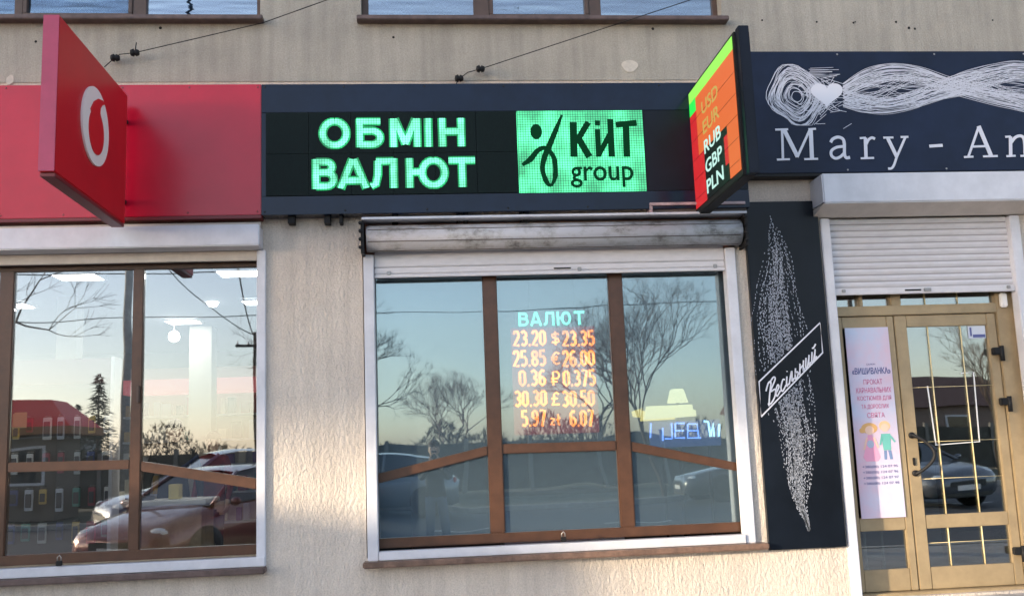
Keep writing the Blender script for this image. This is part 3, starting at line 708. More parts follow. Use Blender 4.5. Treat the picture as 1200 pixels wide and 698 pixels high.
# logo: ribbon figure + letters in unlit pixels on the lit field
M_logo = mat('led_logo_dark', (.001, .012, .005), .7, spec=.08, emit=(.0, .30, .09), es=.03)
lg = MB()
def L2(u, v): p = W(u, v, -.145); return (p.x - xl.x, p.z - xl.z)
def smooth_path(pts, n=8):
    out = []
    m = len(pts)
    for i in range(m - 1):
        p0 = pts[max(i - 1, 0)]; p1 = pts[i]; p2 = pts[i + 1]; p3 = pts[min(i + 2, m - 1)]
        for k in range(n):
            t_ = k / n
            out.append(tuple(.5 * ((2 * p1[c]) + (-p0[c] + p2[c]) * t_ + (2 * p0[c] - 5 * p1[c] + 4 * p2[c] - p3[c]) * t_ ** 2 + (-p0[c] + 3 * p1[c] - 3 * p2[c] + p3[c]) * t_ ** 3) for c in range(2)))
    out.append(pts[-1]); return out
def px(z_): return (400 + z_[0] / 3, z_[1] / 3)
c0 = L2(400 + 685 / 3, 463 / 3)
lg.prism([(c0[0] + .045 * cos(a), c0[1] + .060 * sin(a)) for a in [2 * pi * i / 20 for i in range(20)]], -.1462, -.1440)
def lstroke(pts, ws, y=-.146): lg.stroke([L2(*px(p)) for p in smooth_path(pts)], [ws[min(int(i / 8), len(ws) - 1)] + (ws[min(int(i / 8) + 1, len(ws) - 1)] - ws[min(int(i / 8), len(ws) - 1)]) * ((i % 8) / 8) for i in range(8 * (len(pts) - 1) + 1)], y, .002)
lstroke([(775, 405), (755, 455), (730, 515), (712, 560), (708, 600), (722, 640), (738, 655)], [.014, .038, .046, .042, .036, .038, .016])
lstroke([(738, 655), (752, 620), (750, 565), (735, 535), (715, 520), (690, 530), (665, 560), (636, 580)], [.016, .036, .038, .034, .034, .038, .044, .022], -.1465)
lg.build('logo_figure', M_logo, XS)
lt = MB()
LK = [0]
def lst(pts, w_): LK[0] += 1; lt.stroke([L2(*px(p)) for p in pts], w_, -.1465 - LK[0] * .0002, .0015)
def lend():
    global lt
    lt.build('letter', M_logo, XS); lt = MB()
lst([(815, 430), (818, 552)], .056); lst([(868, 430), (832, 490)], .046); lst([(828, 478), (872, 552)], .052); lend()
lst([(900, 455), (905, 552)], .042); lst([(905, 545), (945, 470)], .040); lst([(945, 420), (950, 552)], .048); lst([(900, 424), (900, 442)], .040); lend()
lst([(965, 440), (1038, 432)], .046); lst([(1000, 440), (1004, 552)], .052); lend()
gr = MB(); a = L2(*px((808, 662))); b_ = L2(*px((1025, 585)))
text_into(gr, 'group', (a[0], -.1465, a[1] + .004), EX, EZ, b_[0] - a[0], b_[1] - a[1], Vector((0, -1, 0)), .001, .012)
gr.build('lettering', M_logo, XS)
# bolts and clips on the strip below
for (u, wd) in ((342, 8), (384, 7), (400, 4), (463, 7), (537, 4), (546, 6), (617, 6), (611, 3)):
    p = W(u, 260, -.05); pbox('clip', M_black, XS, p.x - wd / 320, p.x + wd / 320, -.09, -.0, p.z - .018, 3.335, .003)
# small pink painted bracket under its right end
BK = thing('bracket', 'small pale pinkish metal bracket under the right end of the exchange fascia', 'bracket', (2.1, -.05, 3.33))
MB().box(-.38, .36, -.10, .04, .028, .050).build('bar', mat('pinkish_paint', (.50, .36, .36), .5, noise=.3), BK, .003)
MB().box(-.38, -.36, -.10, .04, -.04, .026).build('leg', mat('pinkish_paint', (.50, .36, .36)), BK, .002)
MB().box(-.355, .38, -.06, .04, -.015, .026).build('cable_tray', mat('grime', (.12, .10, .09)), BK, .003)
# right blade sign: LED rate board
BS = thing('blade_sign', 'LED blade sign listing currency codes on orange and red, jutting out between two shops', 'sign', (2.13, -.70, 3.78))
MB().box(-.045, .045, -.53, .62, -.50, .48).build('body', M_black, BS, .006)
MB().box(-.03, .040, -.60, -.532, -.505, .492).build('front_edge', M_navy2, BS, .004)
MB().box(.047, .056, -.56, .58, -.49, .47).build('back_case', M_navy2, BS, .004)
for zz in (-.35, .33): MB().tube([(0.01, .62, zz), (0.01, .70, zz)], .02, 8).build('bracket', M_black, BS)
def led_board():
    m = bpy.data.materials.new('led_colour_field'); m.use_nodes = True; t = m.node_tree; b = t.nodes['Principled BSDF']
    return m
bl = BS.location
def face_quad(y0, y1, z0, z1, m, name, x=-.048, th=.002, lab=None):
    o = MB().box(x - th, x, y0, y1, z0, z1).build(name, m, BS)
    if lab: o['label'] = lab
M_or = mat('led_orange', (.02, .01, .005), .5, emit=(1.0, .19, .045), es=1.0 * LEDK, noise=.2)
M_gr = mat('led_lime', (.01, .02, .005), .5, emit=(.30, .88, .10), es=.75 * LEDK * 2)
M_gr2 = mat('led_green', (.01, .02, .005), .5, emit=(.02, .75, .08), es=.8 * LEDK * 2)
M_rd = mat('led_red', (.02, .004, .004), .5, emit=(.55, .015, .02), es=.75 * LEDK * 2)
M_dk = mat('led_black', (.008, .012, .012), .4)
M_tx = mat('led_pale', (.02, .02, .02), .5, emit=(.50, .80, .72), es=.75 * LEDK * 2)
M_ty = mat('led_olive', (.02, .02, .01), .5, emit=(.62, .42, .10), es=1.2 * LEDK)
# y is local: wall end = +.57, outer end = -.50 ; text reads from the wall end outward
face_quad(-.51, .57, .365, .455, M_gr, 'led_field', lab='lime green lit strip along the top')
face_quad(.40, .575, .27, .368, M_gr2, 'led_field', -.0485)
face_quad(-.51, .40, -.08, .363, M_or, 'led_field', lab='orange lit field')
face_quad(-.51, -.28, -.455, -.082, M_or, 'led_field')
face_quad(.40, .57, -.455, .268, M_rd, 'led_field', lab='red lit field')
face_quad(.27, .40, -.455, -.082, M_rd, 'led_field')
face_quad(-.20, .27, -.455, -.082, M_dk, 'led_field', lab='dark unlit field')
face_quad(-.28, -.20, -.34, -.14, M_rd, 'led_field'); face_quad(-.28, -.20, -.455, -.342, M_dk, 'led_field'); face_quad(-.28, -.20, -.138, -.082, M_dk, 'led_field')
for k, s_ in enumerate(('USD', 'EUR', 'RUB', 'GBP', 'PLN')):
    zc = .175 - k * .148 if k else .175
    m_ = MB(); text_into(m_, s_, (-.0515, .255, zc), Vector((0, -1, 0)), EZ, .40, .100, Vector((-1, 0, 0)), .0012, .012); m_.build('lettering', M_ty if k < 2 else M_tx, BS)
gm = MB()
for k in range(1, 6): gm.box(-.0512, -.0505, -.51, .57, .355 - k * .148, .358 - k * .148)
gm.build('module_joint', M_dk, BS)

# bridal shop fascia
MS = thing('fascia_sign', 'dark navy fascia with white line drawing, heart and serif shop name over the door', 'sign', (4.0, 0, 4.07))
ml = MS.location
pbox('panel', mat('navy_matte_fascia', (.010, .018, .045), .30, spec=.22, noise=.35, nscale=1.5), MS, 2.505, 6.2, -.13, -.0, 3.60, 4.585, .004)
pbox('edge', M_black, MS, 2.505, 6.2, -.125, -.0, 3.575, 3.598, .002)
def Z7(x, z_):      # lettering and drawing laid out on the panel's own plane
    p = W(895 + x / 3.934, 65 + z_ / 3.934, -.134); return (p.x - ml.x, p.z - ml.z)
ft = MB(); K = .0058
def fs_(pts, wpx): ft.stroke([Z7(*p) for p in pts], wpx / 3.934 * .00625 if not isinstance(wpx, list) else [q / 3.934 * .00625 for q in wpx], -.137 - random.random() * .0012, .003)
def fend():
    global ft
    ft.build('letter', M_lettering, MS); ft = MB()
fs_([(84, 343), (88, 478)], 12); fs_([(52, 343), (112, 341)], 10); fs_([(60, 481), (120, 479)], 10); fs_([(92, 341), (156, 468)], 21); fs_([(154, 470), (212, 343)], 12); fend()
fs_([(216, 342), (222, 478)], 20); fs_([(186, 479), (250, 477)], 10); fs_([(205, 341), (240, 339)], 10); fend()
fs_(smooth_path([(308, 402), (318, 386), (342, 377), (364, 386), (371, 408), (372, 455), (380, 472), (397, 470)], 9), 15); fs_(smooth_path([(369, 420), (336, 424), (312, 440), (312, 462), (330, 475), (352, 468), (371, 450)], 9), 14); fend()
fs_([(468, 380), (471, 472)], 17); fs_([(442, 382), (470, 380)], 10); fs_([(446, 475), (508, 473)], 10); fs_(smooth_path([(471, 412), (482, 390), (498, 380), (512, 386)], 8), 13); fend()
fs_([(570, 380), (612, 466)], 18); fs_([(652, 378), (612, 470)], 12); fs_(smooth_path([(613, 466), (600, 505), (588, 521), (572, 522)], 8), 12); fs_([(550, 380), (597, 379)], 10); fs_([(630, 377), (666, 376)], 10); fend()
fs_([(762, 419), (824, 415)], 15); fend()
fs_([(990, 330), (943, 466)], 12); fs_([(990, 326), (1048, 464)], 21); fs_([(960, 421), (1020, 419)], 11); fs_([(922, 469), (966, 467)], 10); fs_([(1010, 466), (1078, 464)], 10); fend()
fs_([(1137, 374), (1138, 462)], 17); fs_([(1112, 376), (1138, 374)], 10); fs_([(1117, 465), (1160, 463)], 10); fs_(smooth_path([(1140, 402), (1160, 378), (1185, 372), (1200, 390), (1204, 462)], 8), 15); fs_([(1182, 464), (1225, 462)], 10); fend()

screws(MS, (2.53, 3.3, 4.1, 4.85), (3.62, 4.56), -.13, mat('dull_steel', (.35, .34, .33), .4, metal=.6))
# ribbons of thin lines
dr = MB(); rr = random.Random(3)
def thin(pts, y, wpx=2.0): dr.stroke([Z7(*p) for p in pts], wpx / 3.934 * .00625, y, .0)
def lerp(a, b_, t_): return a + (b_ - a) * t_
topc = [(365, 130), (470, 62), (590, 38), (720, 52), (860, 100), (1000, 140), (1130, 165), (1260, 185), (1500, 150), (1750, 60)]
topd = [(380, 200), (470, 150), (590, 120), (720, 130), (860, 175), (1000, 215), (1130, 245), (1260, 262), (1500, 220), (1750, 150)]
botc = [(365, 150), (450, 180), (560, 200), (680, 170), (800, 120), (920, 75), (1060, 40), (1200, 28), (1450, 80), (1750, 200)]
botd = [(370, 240), (450, 268), (560, 272), (680, 255), (800, 215), (920, 185), (1060, 145), (1200, 120), (1450, 180), (1750, 260)]
for (A, B_) in ((topc, topd), (botc, botd)):
    for k in range(26):
        t_ = k / 25 + rr.uniform(-.02, .02)
        tw = [0.0 if 0 else rr.uniform(-.09, .09) for _ in A]
        pts = smooth_path([(a[0], lerp(a[1], c[1], min(1, max(0, t_ + w_)))) for a, c, w_ in zip(A, B_, tw)], 7)
        thin(pts, -.1338 - k * .00002 - (0 if A is topc else .0006), rr.uniform(1.8, 3.2))
def _at(c, x):
    for i in range(len(c) - 1):
        if c[i][0] <= x <= c[i + 1][0]: return lerp(c[i][1], c[i + 1][1], (x - c[i][0]) / (c[i + 1][0] - c[i][0]))
    return c[-1][1]
for k in range(44):
    t0_, t1_ = rr.random(), rr.random(); pts = []
    for i in range(60):
        x = 372 + i * 22; top_ = min(_at(topc, x), _at(botc, x)); bt_ = max(_at(topd, x), _at(botd, x))
        pts.append((x, lerp(top_ + 6, bt_ - 6, lerp(t0_, t1_, .5 - .5 * cos(i / 60 * pi * 3)))))
    thin(pts, -.1348 - k * .00001, rr.uniform(1.6, 2.8))
# scribbled oval
for k in range(40):
    cx, cy = 150 + rr.uniform(-10, 10), 185 + rr.uniform(-8, 8); rx = rr.uniform(22, 122); ry = rx * 1.12; ph = rr.uniform(0, 6)
    pts = []
    for i in range(34):
        a = ph + i * 2 * pi / 32
        e = 1 + .09 * cos(4 * a + .6) * (rx / 122) + .05 * sin(2 * a + ph) + .02 * sin(5 * a)
        pts.append((cx + rx * e * cos(a) + .22 * rx * sin(a) * .6, min(322, max(42, cy + ry * e * sin(a)))))
    thin(pts, -.1336 - k * .00002, rr.uniform(1.6, 3.4))
for k in range(90):
    a0 = rr.uniform(.2, 1.3); c = (270 + rr.gauss(0, 42), 185 + rr.gauss(0, 52)); L_ = rr.uniform(30, 95)
    ang = rr.uniform(-1.2, 1.0); thin([(c[0] - L_ * cos(ang) / 2, max(50, c[1] - L_ * sin(ang) / 2)), (c[0] + L_ * cos(ang) / 2, min(315, c[1] + L_ * sin(ang) / 2))], -.1352 - k * .00001, 2.6)
for k in range(9): thin([(205 + rr.uniform(-6, 10), 60 + k * 5), (300 + rr.uniform(0, 50), 56 + k * 5 + rr.uniform(0, 8))], -.1356, 2.2)
dr.build('line_drawing', M_line, MS)
ht = []
for i in range(40):
    a = 2 * pi * i / 40; x = 16 * sin(a) ** 3; y = 13 * cos(a) - 5 * cos(2 * a) - 2 * cos(3 * a) - cos(4 * a)
    ht.append(Z7(290 + x * 4.6, 176 - y * 3.9))
MB().prism(ht, -.1372, -.1355).build('heart', M_lettering, MS)

# vertical dotted panel beside the door
VP_ = thing('wall_panel', 'tall black panel with a plume of white dots and a slanted framed word', 'panel', (2.77, 0, 2.0))
vl = VP_.location
pbox('board', mat('black_panel', (.006, .009, .015), .28, spec=.22, noise=.4, nscale=1.4), VP_, 2.483, 3.066, -.045, -.0, .785, 3.40, .004)
pbox('backing', M_band, VP_, 2.41, 3.085, -.02, -.0, 3.40, 3.60)
dp = MB(); rr = random.Random(11)
prof = [(250, 903, 3), (270, 908, 8), (300, 914, 17), (340, 914, 28), (375, 917, 36), (410, 922, 38), (440, 924, 38), (480, 930, 33), (520, 936, 28), (560, 936, 20), (590, 938, 11), (612, 946, 4), (620, 948, 2)]
def inbox(u, v):   # the framed word's parallelogram
    t_ = (u - 889) / (962 - 889)
    top_ = 443 + (375 - 443) * t_; bot = 492 + (418 - 492) * t_
    return -0.02 <= t_ <= 1.03 and top_ - 2 < v < bot + 2
def plume(v):
    for i in range(len(prof) - 1):
        if prof[i][0] <= v <= prof[i + 1][0]:
            t_ = (v - prof[i][0]) / (prof[i + 1][0] - prof[i][0]); return lerp(prof[i][1], prof[i + 1][1], t_), lerp(prof[i][2], prof[i + 1][2], t_)
    return prof[-1][1], prof[-1][2]
for k in range(150):       # strands of short dashes that follow the plume
    g_ = max(-1.05, min(1.05, rr.gauss(-.10, .34))); v = rr.uniform(250, 470 if k % 3 else 560); ve = min(620, v + rr.uniform(60, 260)); ph_ = rr.uniform(0, 6); am = rr.uniform(.03, .10)
    while v < ve:
        c, wd = plume(v); c2, wd2 = plume(v + 4)
        u = c + wd * (g_ + am * sin(v * .06 + ph_)) + rr.gauss(0, .5); u2 = c2 + wd2 * (g_ + am * sin((v + 4) * .06 + ph_))
        if not inbox(u, v) and rr.random() < .86:
            p = W(u, v, -.046); p2 = W(u2, v + 4, -.046); d_ = Vector((p2.x - p.x, p2.z - p.z)).normalized() * rr.uniform(.006, .017)
            x, z_ = p.x - vl.x, p.z - vl.z
            dp.stroke([(x, z_), (x + d_.x + rr.gauss(0, .002), z_ + d_.y)], rr.uniform(.0028, .0062), -.0462, .0)
        v += rr.uniform(2.6, 6.5)
dp.build('dot_print', mat('dot_white', (.40, .43, .50), .5), VP_)
cn = [W(u, v, -.047) for u, v in ((889.5, 447), (961, 378), (964, 413), (892, 488))]
fr = MB(); fr.stroke([(p.x - vl.x, p.z - vl.z) for p in cn], .011, -.0485, .002, closed=True); fr.build('frame_line', M_lettering, VP_)
o_ = W(896, 475, -.048); e_ = W(957, 416, -.048); ux = (e_ - o_); Lw = ux.length; ux.normalize(); uz = Vector((ux.z * 0 - .12, 0, 1)).normalized()
CUR = [[(.00, .85), (.05, 1.15), (.10, 1.05), (.07, .5), (.05, -.05)], [(.07, 1.1), (.15, 1.2), (.18, 1.0), (.09, .62), (.18, .5), (.17, .15), (.09, -.02), (.03, .12)],
 [(.19, .25), (.25, .42), (.23, .6), (.19, .4), (.21, .05), (.28, .18)], [(.37, .5), (.33, .6), (.29, .3), (.32, .03), (.39, .18)], [(.41, .58), (.40, .1), (.44, .12)], [(.415, .80), (.417, .84)],
 [(.45, .04), (.49, .5), (.51, .57), (.51, .06), (.55, .14)], [(.58, .57), (.57, .05), (.61, .03), (.63, .2), (.60, .33), (.57, .28)],
 [(.67, .58), (.66, .0)], [(.66, .30), (.73, .36)], [(.74, .58), (.73, .04), (.76, .12)], [(.79, .58), (.78, .10), (.81, .04), (.85, .5)], [(.85, .58), (.84, .05), (.88, .14)],
 [(.91, .58), (.90, .10), (.93, .04), (.97, .5)], [(.97, .58), (.96, .05), (1.0, .14)], [(.91, .80), (.94, .72), (.985, .82)]]
tm = MB(); oo = o_ - vl + Vector((.012, 0, -.015))
for k, st in enumerate(CUR):
    sp3 = smooth_path([((oo + ux * (a_ * Lw * .97) + uz * (b2_ * .125) + ux * (b2_ * .03)).x, (oo + ux * (a_ * Lw * .97) + uz * (b2_ * .125) + ux * (b2_ * .03)).z) for a_, b2_ in st], 5)
    tm.stroke(sp3, .0115, -.0482 - k * .00005, .0005)
tm.build('lettering', M_lettering, VP_)

# ------------------------------------------------------------------ wires on the wall
def wire(name, pts, r, label, cat='wire'):
    T = thing(name, label, cat, tuple(pts[0]))
    P3 = [Vector(p) - Vector(pts[0]) for p in pts]
    MB().tube(P3, r, 6).build('cable', M_black, T); return T
def insulator(T, p):
    p = Vector(p) - Vector(T.location); MB().lathe([(.0001, -.035), (.022, -.03), (.030, -.008), (.016, 0), (.028, .008), (.020, .03), (.0001, .035)], p, 'x', 10).build('insulator', M_black, T)
def hang(a, b_, sag, n=12):
    a, b_ = Vector(a), Vector(b_); return [a.lerp(b_, i / n) - Vector((0, 0, sag * 4 * (i / n) * (1 - i / n))) for i in range(n + 1)]
a = W(122, 79, -.05); b1 = W(158, 62, -.08); b2 = W(308, 27, -.22); b3 = W(440, -14, -.35)
T = wire('overhead_wire', [a, W(132, 70, -.06), W(140, 64, -.07), b1] + [b1.lerp(b2, i / 4) for i in range(1, 5)] + [b2.lerp(b3 + Vector((1.2, -.3, .35)), i / 4) for i in range(1, 5)], .0034, 'thin black wire rising right from behind the red blade sign')
insulator(T, b1); insulator(T, W(135, 68, -.065))
MB().tube([Vector(b1) - Vector(a), Vector(b1) - Vector(a) + Vector((.01, 0, .08))], .004, 5).build('tail', M_black, T)
a = W(532, 105, -.03); b1 = W(563, 81, -.08); b2 = W(700, 36, -.2)
T = wire('overhead_wire', [a, W(534, 99, -.05), W(538, 93, -.06), W(548, 85, -.07), b1] + [b1.lerp(b2, i / 5) for i in range(1, 6)] + [b2 + (b2 - b1) * k for k in (.5, 1, 1.8)], .0034, 'thin black wire rising right above the green LED words')
insulator(T, b1); insulator(T, W(538, 92, -.06)); insulator(T, W(531, 104, -.04))
T = wire('overhead_wire', [W(870, 50, -.05), W(889, 72, -.05)], .0035, 'short thin wire bracing the LED blade sign')

# ------------------------------------------------------------------ inside the exchange: LED rate board
YB = .30
RBd = thing('rate_board', 'LED exchange rate board with mint heading and orange figures behind the middle pane', 'rate board', (1.08, YB, 2.2))
rl = RBd.location
def rb(u, v): p = W(u, v, YB); return (p.x - rl.x, p.z - rl.z)
a = rb(599, 384); b_ = rb(703, 506)
MB().box(a[0], b_[0], .01, .07, b_[1], a[1]).build('screen', mat('led_board_face', (.02, .006, .008), .5, emit=(.34, .006, .010), es=3.0 * LEDK, noise=.3, nscale=20), RBd, .004)
a2 = rb(603, 360); b2 = rb(692, 385)
MB().box(a2[0], b2[0], .012, .06, b2[1], a2[1]).build('heading_screen', mat('led_board_head', (.02, .03, .035), .5), RBd, .004)
MB().tube([(a[0] + .15, .04, a2[1]), (a[0] + .15, .04, 1.1)], .004, 6).build('hanger', M_black, RBd)
MB().tube([(b_[0] - .15, .04, a2[1]), (b_[0] - .15, .04, 1.1)], .004, 6).build('hanger', M_black, RBd)
M_on = led_mat('led_amber', (1.0, .20, .016), 17 * LEDK, (.02, .01, .005), 110, duty=1)
M_mint = led_mat('led_mint_small', (.14, 1.0, .58), 10 * LEDK, px=110, duty=1)
DG = {'0': [[(.5, .93), (.12, .8), (.12, .2), (.5, .07), (.88, .2), (.88, .8), (.5, .93)]], '2': [[(.12, .76), (.3, .93), (.7, .93), (.88, .78), (.88, .6), (.12, .07), (.95, .07)]],
 '3': [[(.1, .84), (.5, .94), (.86, .8), (.86, .62), (.45, .52)], [(.45, .52), (.88, .4), (.88, .2), (.5, .06), (.1, .16)]], '5': [[(.9, .93), (.15, .93), (.15, .56), (.6, .6), (.88, .45), (.88, .2), (.5, .06), (.1, .15)]],
 '6': [[(.85, .86), (.5, .94), (.13, .75), (.12, .2), (.5, .06), (.88, .2), (.88, .42), (.5, .55), (.14, .42)]], '7': [[(.08, .93), (.92, .93), (.4, .0)]],
 '8': [[(.5, .93), (.14, .8), (.14, .64), (.5, .52), (.86, .64), (.86, .8), (.5, .93)], [(.5, .52), (.12, .38), (.12, .18), (.5, .06), (.88, .18), (.88, .38), (.5, .52)]],
 '9': [[(.15, .14), (.5, .06), (.87, .25), (.88, .8), (.5, .94), (.12, .8), (.12, .58), (.5, .45), (.86, .58)]],
 '$': [[(.9, .78), (.5, .86), (.12, .76), (.2, .58), (.8, .44), (.88, .26), (.5, .14), (.08, .22)], [(.5, .0), (.5, 1.0)]],
 '€': [[(.95, .82), (.6, .92), (.3, .75), (.22, .5), (.3, .25), (.6, .08), (.95, .18)], [(.0, .58), (.75, .58)], [(.0, .42), (.7, .42)]],
 '₽': [[(.25, 0), (.25, .93), (.7, .93), (.92, .78), (.92, .62), (.7, .46), (.0, .46)], [(.0, .24), (.7, .24)]],
 '£': [[(.9, .78), (.65, .93), (.35, .78), (.38, .5), (.3, .2), (.05, .07), (.95, .07)], [(.05, .5), (.75, .5)]],
 'z': [[(.05, .62), (.9, .62), (.05, .06), (.95, .06)]], 'ł': [[(.5, .06), (.5, 1.0)], [(.1, .45), (.9, .7)], [(.5, .06), (.85, .06)]]}
def rdigits(s_, u0, v0, u1, v1, sw=.021):
    p = rb(u0, v1); q = rb(u1, v0); n_ = sum(.42 if c == '.' else 1 for c in s_); cw = (q[0] - p[0]) / n_; x = p[0]; hh = q[1] - p[1]; m_ = MB(); k = 0
    for c in s_:
        if c == '.':
            m_.box(x + cw * .08, x + cw * .08 + .014, .0025, .006, p[1], p[1] + .018); x += cw * .42; continue
        for st in DG[c]:
            m_.stroke([(x + cw * (.08 + .80 * a), p[1] + hh * b_) for a, b_ in st], sw, .0035 - k * .0002, .002); k += 1
        x += cw
    m_.build('lettering', M_on, RBd)
rows = [('23.20', '$', '23.35', 386, 406), ('25.85', '€', '26.00', 409, 430), ('0.36', '₽', '0.375', 432, 453), ('30.30', '£', '30.50', 456, 477), ('5.97', 'zł', '6.07', 479, 500)]
p = rb(608, 382); q = rb(687, 364); m_ = MB(); nx = 0; k = 0
for c, wd in (('В', 1), ('А', 1.1), ('Л', 1.1), ('Ю', 1.45), ('Т', 1.05)):
    u_ = (q[0] - p[0]) / 5.7
    for st in LET[c]:
        m_.stroke([(p[0] + u_ * (nx + a * wd * .82), p[1] + (q[1] - p[1]) * b_) for a, b_ in st], .017, .0035 - k * .0002, .0015); k += 1
    nx += wd
m_.build('lettering', M_mint, RBd)
for k, (l_, s_, r_, v0, v1) in enumerate(rows):
    lo = {3: (603, 641), 4: (611, 640), 2: (608, 640)}.get(k, (601, 640)); hi = {2: (660, 698), 4: (668, 696)}.get(k, (659, 697))
    rdigits(l_, lo[0], v0, lo[1], v1); rdigits(r_, hi[0], v0, hi[1], v1)
    rdigits(s_, 645, v0 + (2 if k < 4 else 6), 657.5, v1 - 2, .014)

# exchange interior furniture
CT = thing('counter', 'pale blue grey counter front behind the lower middle pane', 'counter', (1.0, 1.0, .38))
MB().box(-.38, .62, 0, .5, 0, .82).build('front_panel', mat('pale_counter_front', (.72, .78, .84), .5, noise=.1), CT, .01)
MB().box(-.44, .68, -.06, .55, .822, .86).build('counter_top', mat('counter_top', (.35, .38, .42), .4), CT, .008)
CB = thing('cabinet', 'dark cabinet behind the lower left pane of the exchange window', 'cabinet', (-.35, .6, .38))
MB().box(-.1, .22, 0, .4, 0, .98).build('carcass', mat('dark_cabinet', (.03, .04, .05), .4), CB, .01)
MB().box(-.08, .20, -.018, -.002, .04, .94).build('door', mat('dark_cabinet', (.03, .04, .05)), CB, .006)
# neon sign and lamp shade in the right-hand pane
NS = thing('neon_sign', 'blue tube lettering sign below a yellow lit ledge in the right exchange pane', 'neon sign', (1.9, .45, 1.75))
nl = NS.location
def nb(x, y): p = W(720 + x / 5.82, 420 + y / 5.82, .45); return (p.x - nl.x, 0.0, p.z - nl.z)
M_neon = mat('blue_tube', (.05, .08, .2), .4, emit=(.20, .36, 1.0), es=9 * LEDK)
M_neon2 = mat('pale_blue_tube', (.05, .08, .2), .4, emit=(.42, .75, 1.0), es=10 * LEDK)
nn = MB()
for pts in ([(330, 470), (330, 560)], [(345, 545), (395, 545), (390, 440)], [(415, 440), (415, 540), (480, 540)], [(415, 490), (475, 490)], [(420, 440), (480, 440)], [(500, 445), (500, 540), (590, 540)], [(505, 490), (570, 490), (565, 445), (505, 445)], [(570, 490), (575, 535)], [(250, 440), (245, 540)]):
    nn.tube([nb(*p) for p in pts], .006, 6)
nn.build('lettering', M_neon, NS)
nn = MB()
for pts in ([(610, 425), (640, 430), (655, 530)], [(655, 530), (675, 440), (680, 530)], [(715, 445), (712, 530)]): nn.tube([nb(*p) for p in pts], .009, 6)
nn.build('lettering', M_neon2, NS)
p0, p1 = nb(240, 430), nb(735, 590)
MB().box(p0[0], p1[0], .02, .04, p1[2], p0[2]).build('backing', mat('neon_backing', (.02, .045, .12), .4, emit=(.03, .07, .20), es=3 * LEDK), NS)
pts = [nb(250, 590), nb(735, 590)]
MB().tube([(pts[0][0] + .1, .03, pts[0][2]), (pts[0][0] + .1, .03, -1.37)], .012, 8).build('leg', M_black, NS)
MB().tube([(pts[1][0] - .1, .03, pts[1][2]), (pts[1][0] - .1, .03, -1.37)], .012, 8).build('leg', M_black, NS)
LB = thing('lit_display', 'yellow lit stepped display with a small cone lamp in the right exchange pane', 'display', (1.85, .50, 1.95))
ll = LB.location
def nb2(x, y): p = W(720 + x / 5.82, 420 + y / 5.82, .50); return (p.x - ll.x, p.z - ll.z)
M_yel = mat('warm_lit_acrylic', (.3, .26, .15), .5, emit=(1.0, .66, .16), es=4.2 * LEDK, noise=.3, nscale=12)
M_yel2 = mat('pale_lit_acrylic', (.3, .28, .2), .5, emit=(1.0, .80, .38), es=4.0 * LEDK)
MB().prism([nb2(*p) for p in ((190, 425), (415, 412), (410, 395), (180, 350), (200, 335), (130, 358), (140, 395), (190, 400))][::1], .0, .08).build('ledge', M_yel, LB)
MB().prism([nb2(*p) for p in ((200, 418), (555, 392), (550, 350), (530, 345), (528, 312), (215, 325))], -.02, .0).build('ledge', M_yel2, LB)
cc = nb2(438, 300); ct = nb2(438, 205)
hgt = ct[1] - cc[1]
MB().lathe([(.0001, 0), (.085, 0), (.055, hgt * .93), (.04, hgt), (.0001, hgt)], (cc[0], .03, cc[1]), 'z', 20).build('lamp_shade', M_yel2, LB)
MB().tube([(cc[0], .04, cc[1]), (cc[0], .04, -1.57)], .015, 8).build('stand', M_black, LB)

# ------------------------------------------------------------------ inside the phone shop
M_panel = mat('light_panel', (.8, .8, .8), .5, emit=(1.0, .97, .90), es=11.0)
CEIL = 3.18
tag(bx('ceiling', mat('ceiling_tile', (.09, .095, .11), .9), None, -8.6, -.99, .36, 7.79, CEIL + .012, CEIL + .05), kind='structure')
def ceil_pt(u, v): d = ray(u, v); t_ = (CEIL - 1.6) / d.z; return CAMP + d * t_
lq = [((52, 317), (107, 317), (128, 329), (80, 329)), ((245, 313), (303, 312), (312, 325), (262, 325)), ((187, 374), (232, 373), (238, 378.5), (203, 379)), ((292, 350), (312, 350), (316, 356), (304, 356)), ((0, 352), (12, 353), (38, 361), (5, 361))]
labs = ['square ceiling light panel at the top of the second pane of the phone shop', 'ceiling light panel at the top right corner of the phone shop window', 'smaller farther ceiling light panel in the right pane above a globe lamp', 'ceiling light panel cut off by the right edge of the phone shop window', 'ceiling light panel at the far left of the phone shop window']
for q_, lb_ in zip(lq, labs):
    c = sum((ceil_pt(*p) for p in q_), Vector()) / 4
    hw = (abs(ceil_pt(*q_[1]).x - ceil_pt(*q_[0]).x) + abs(ceil_pt(*q_[2]).x - ceil_pt(*q_[3]).x)) / 4; hw = min(max(hw * .85, .17), .30)
    T = thing('ceiling_light', lb_, 'ceiling light', (c.x, c.y, CEIL), 0, 'ceiling light panels in the phone shop')
    MB().box(-hw, hw, -hw * .8, hw * .8, -.012, -.002).build('diffuser', M_panel, T)
    f = MB(); 
    for (x0, x1, y0, y1) in ((-hw - .02, -hw - .001, -hw * .8 - .02, hw * .8 + .02), (hw + .001, hw + .02, -hw * .8 - .02, hw * .8 + .02), (-hw, hw, -hw * .8 - .02, -hw * .8 - .001), (-hw, hw, hw * .8 + .001, hw * .8 + .02)): f.box(x0, x1, y0, y1, -.016, .008)
    f.build('frame', M_white, T)
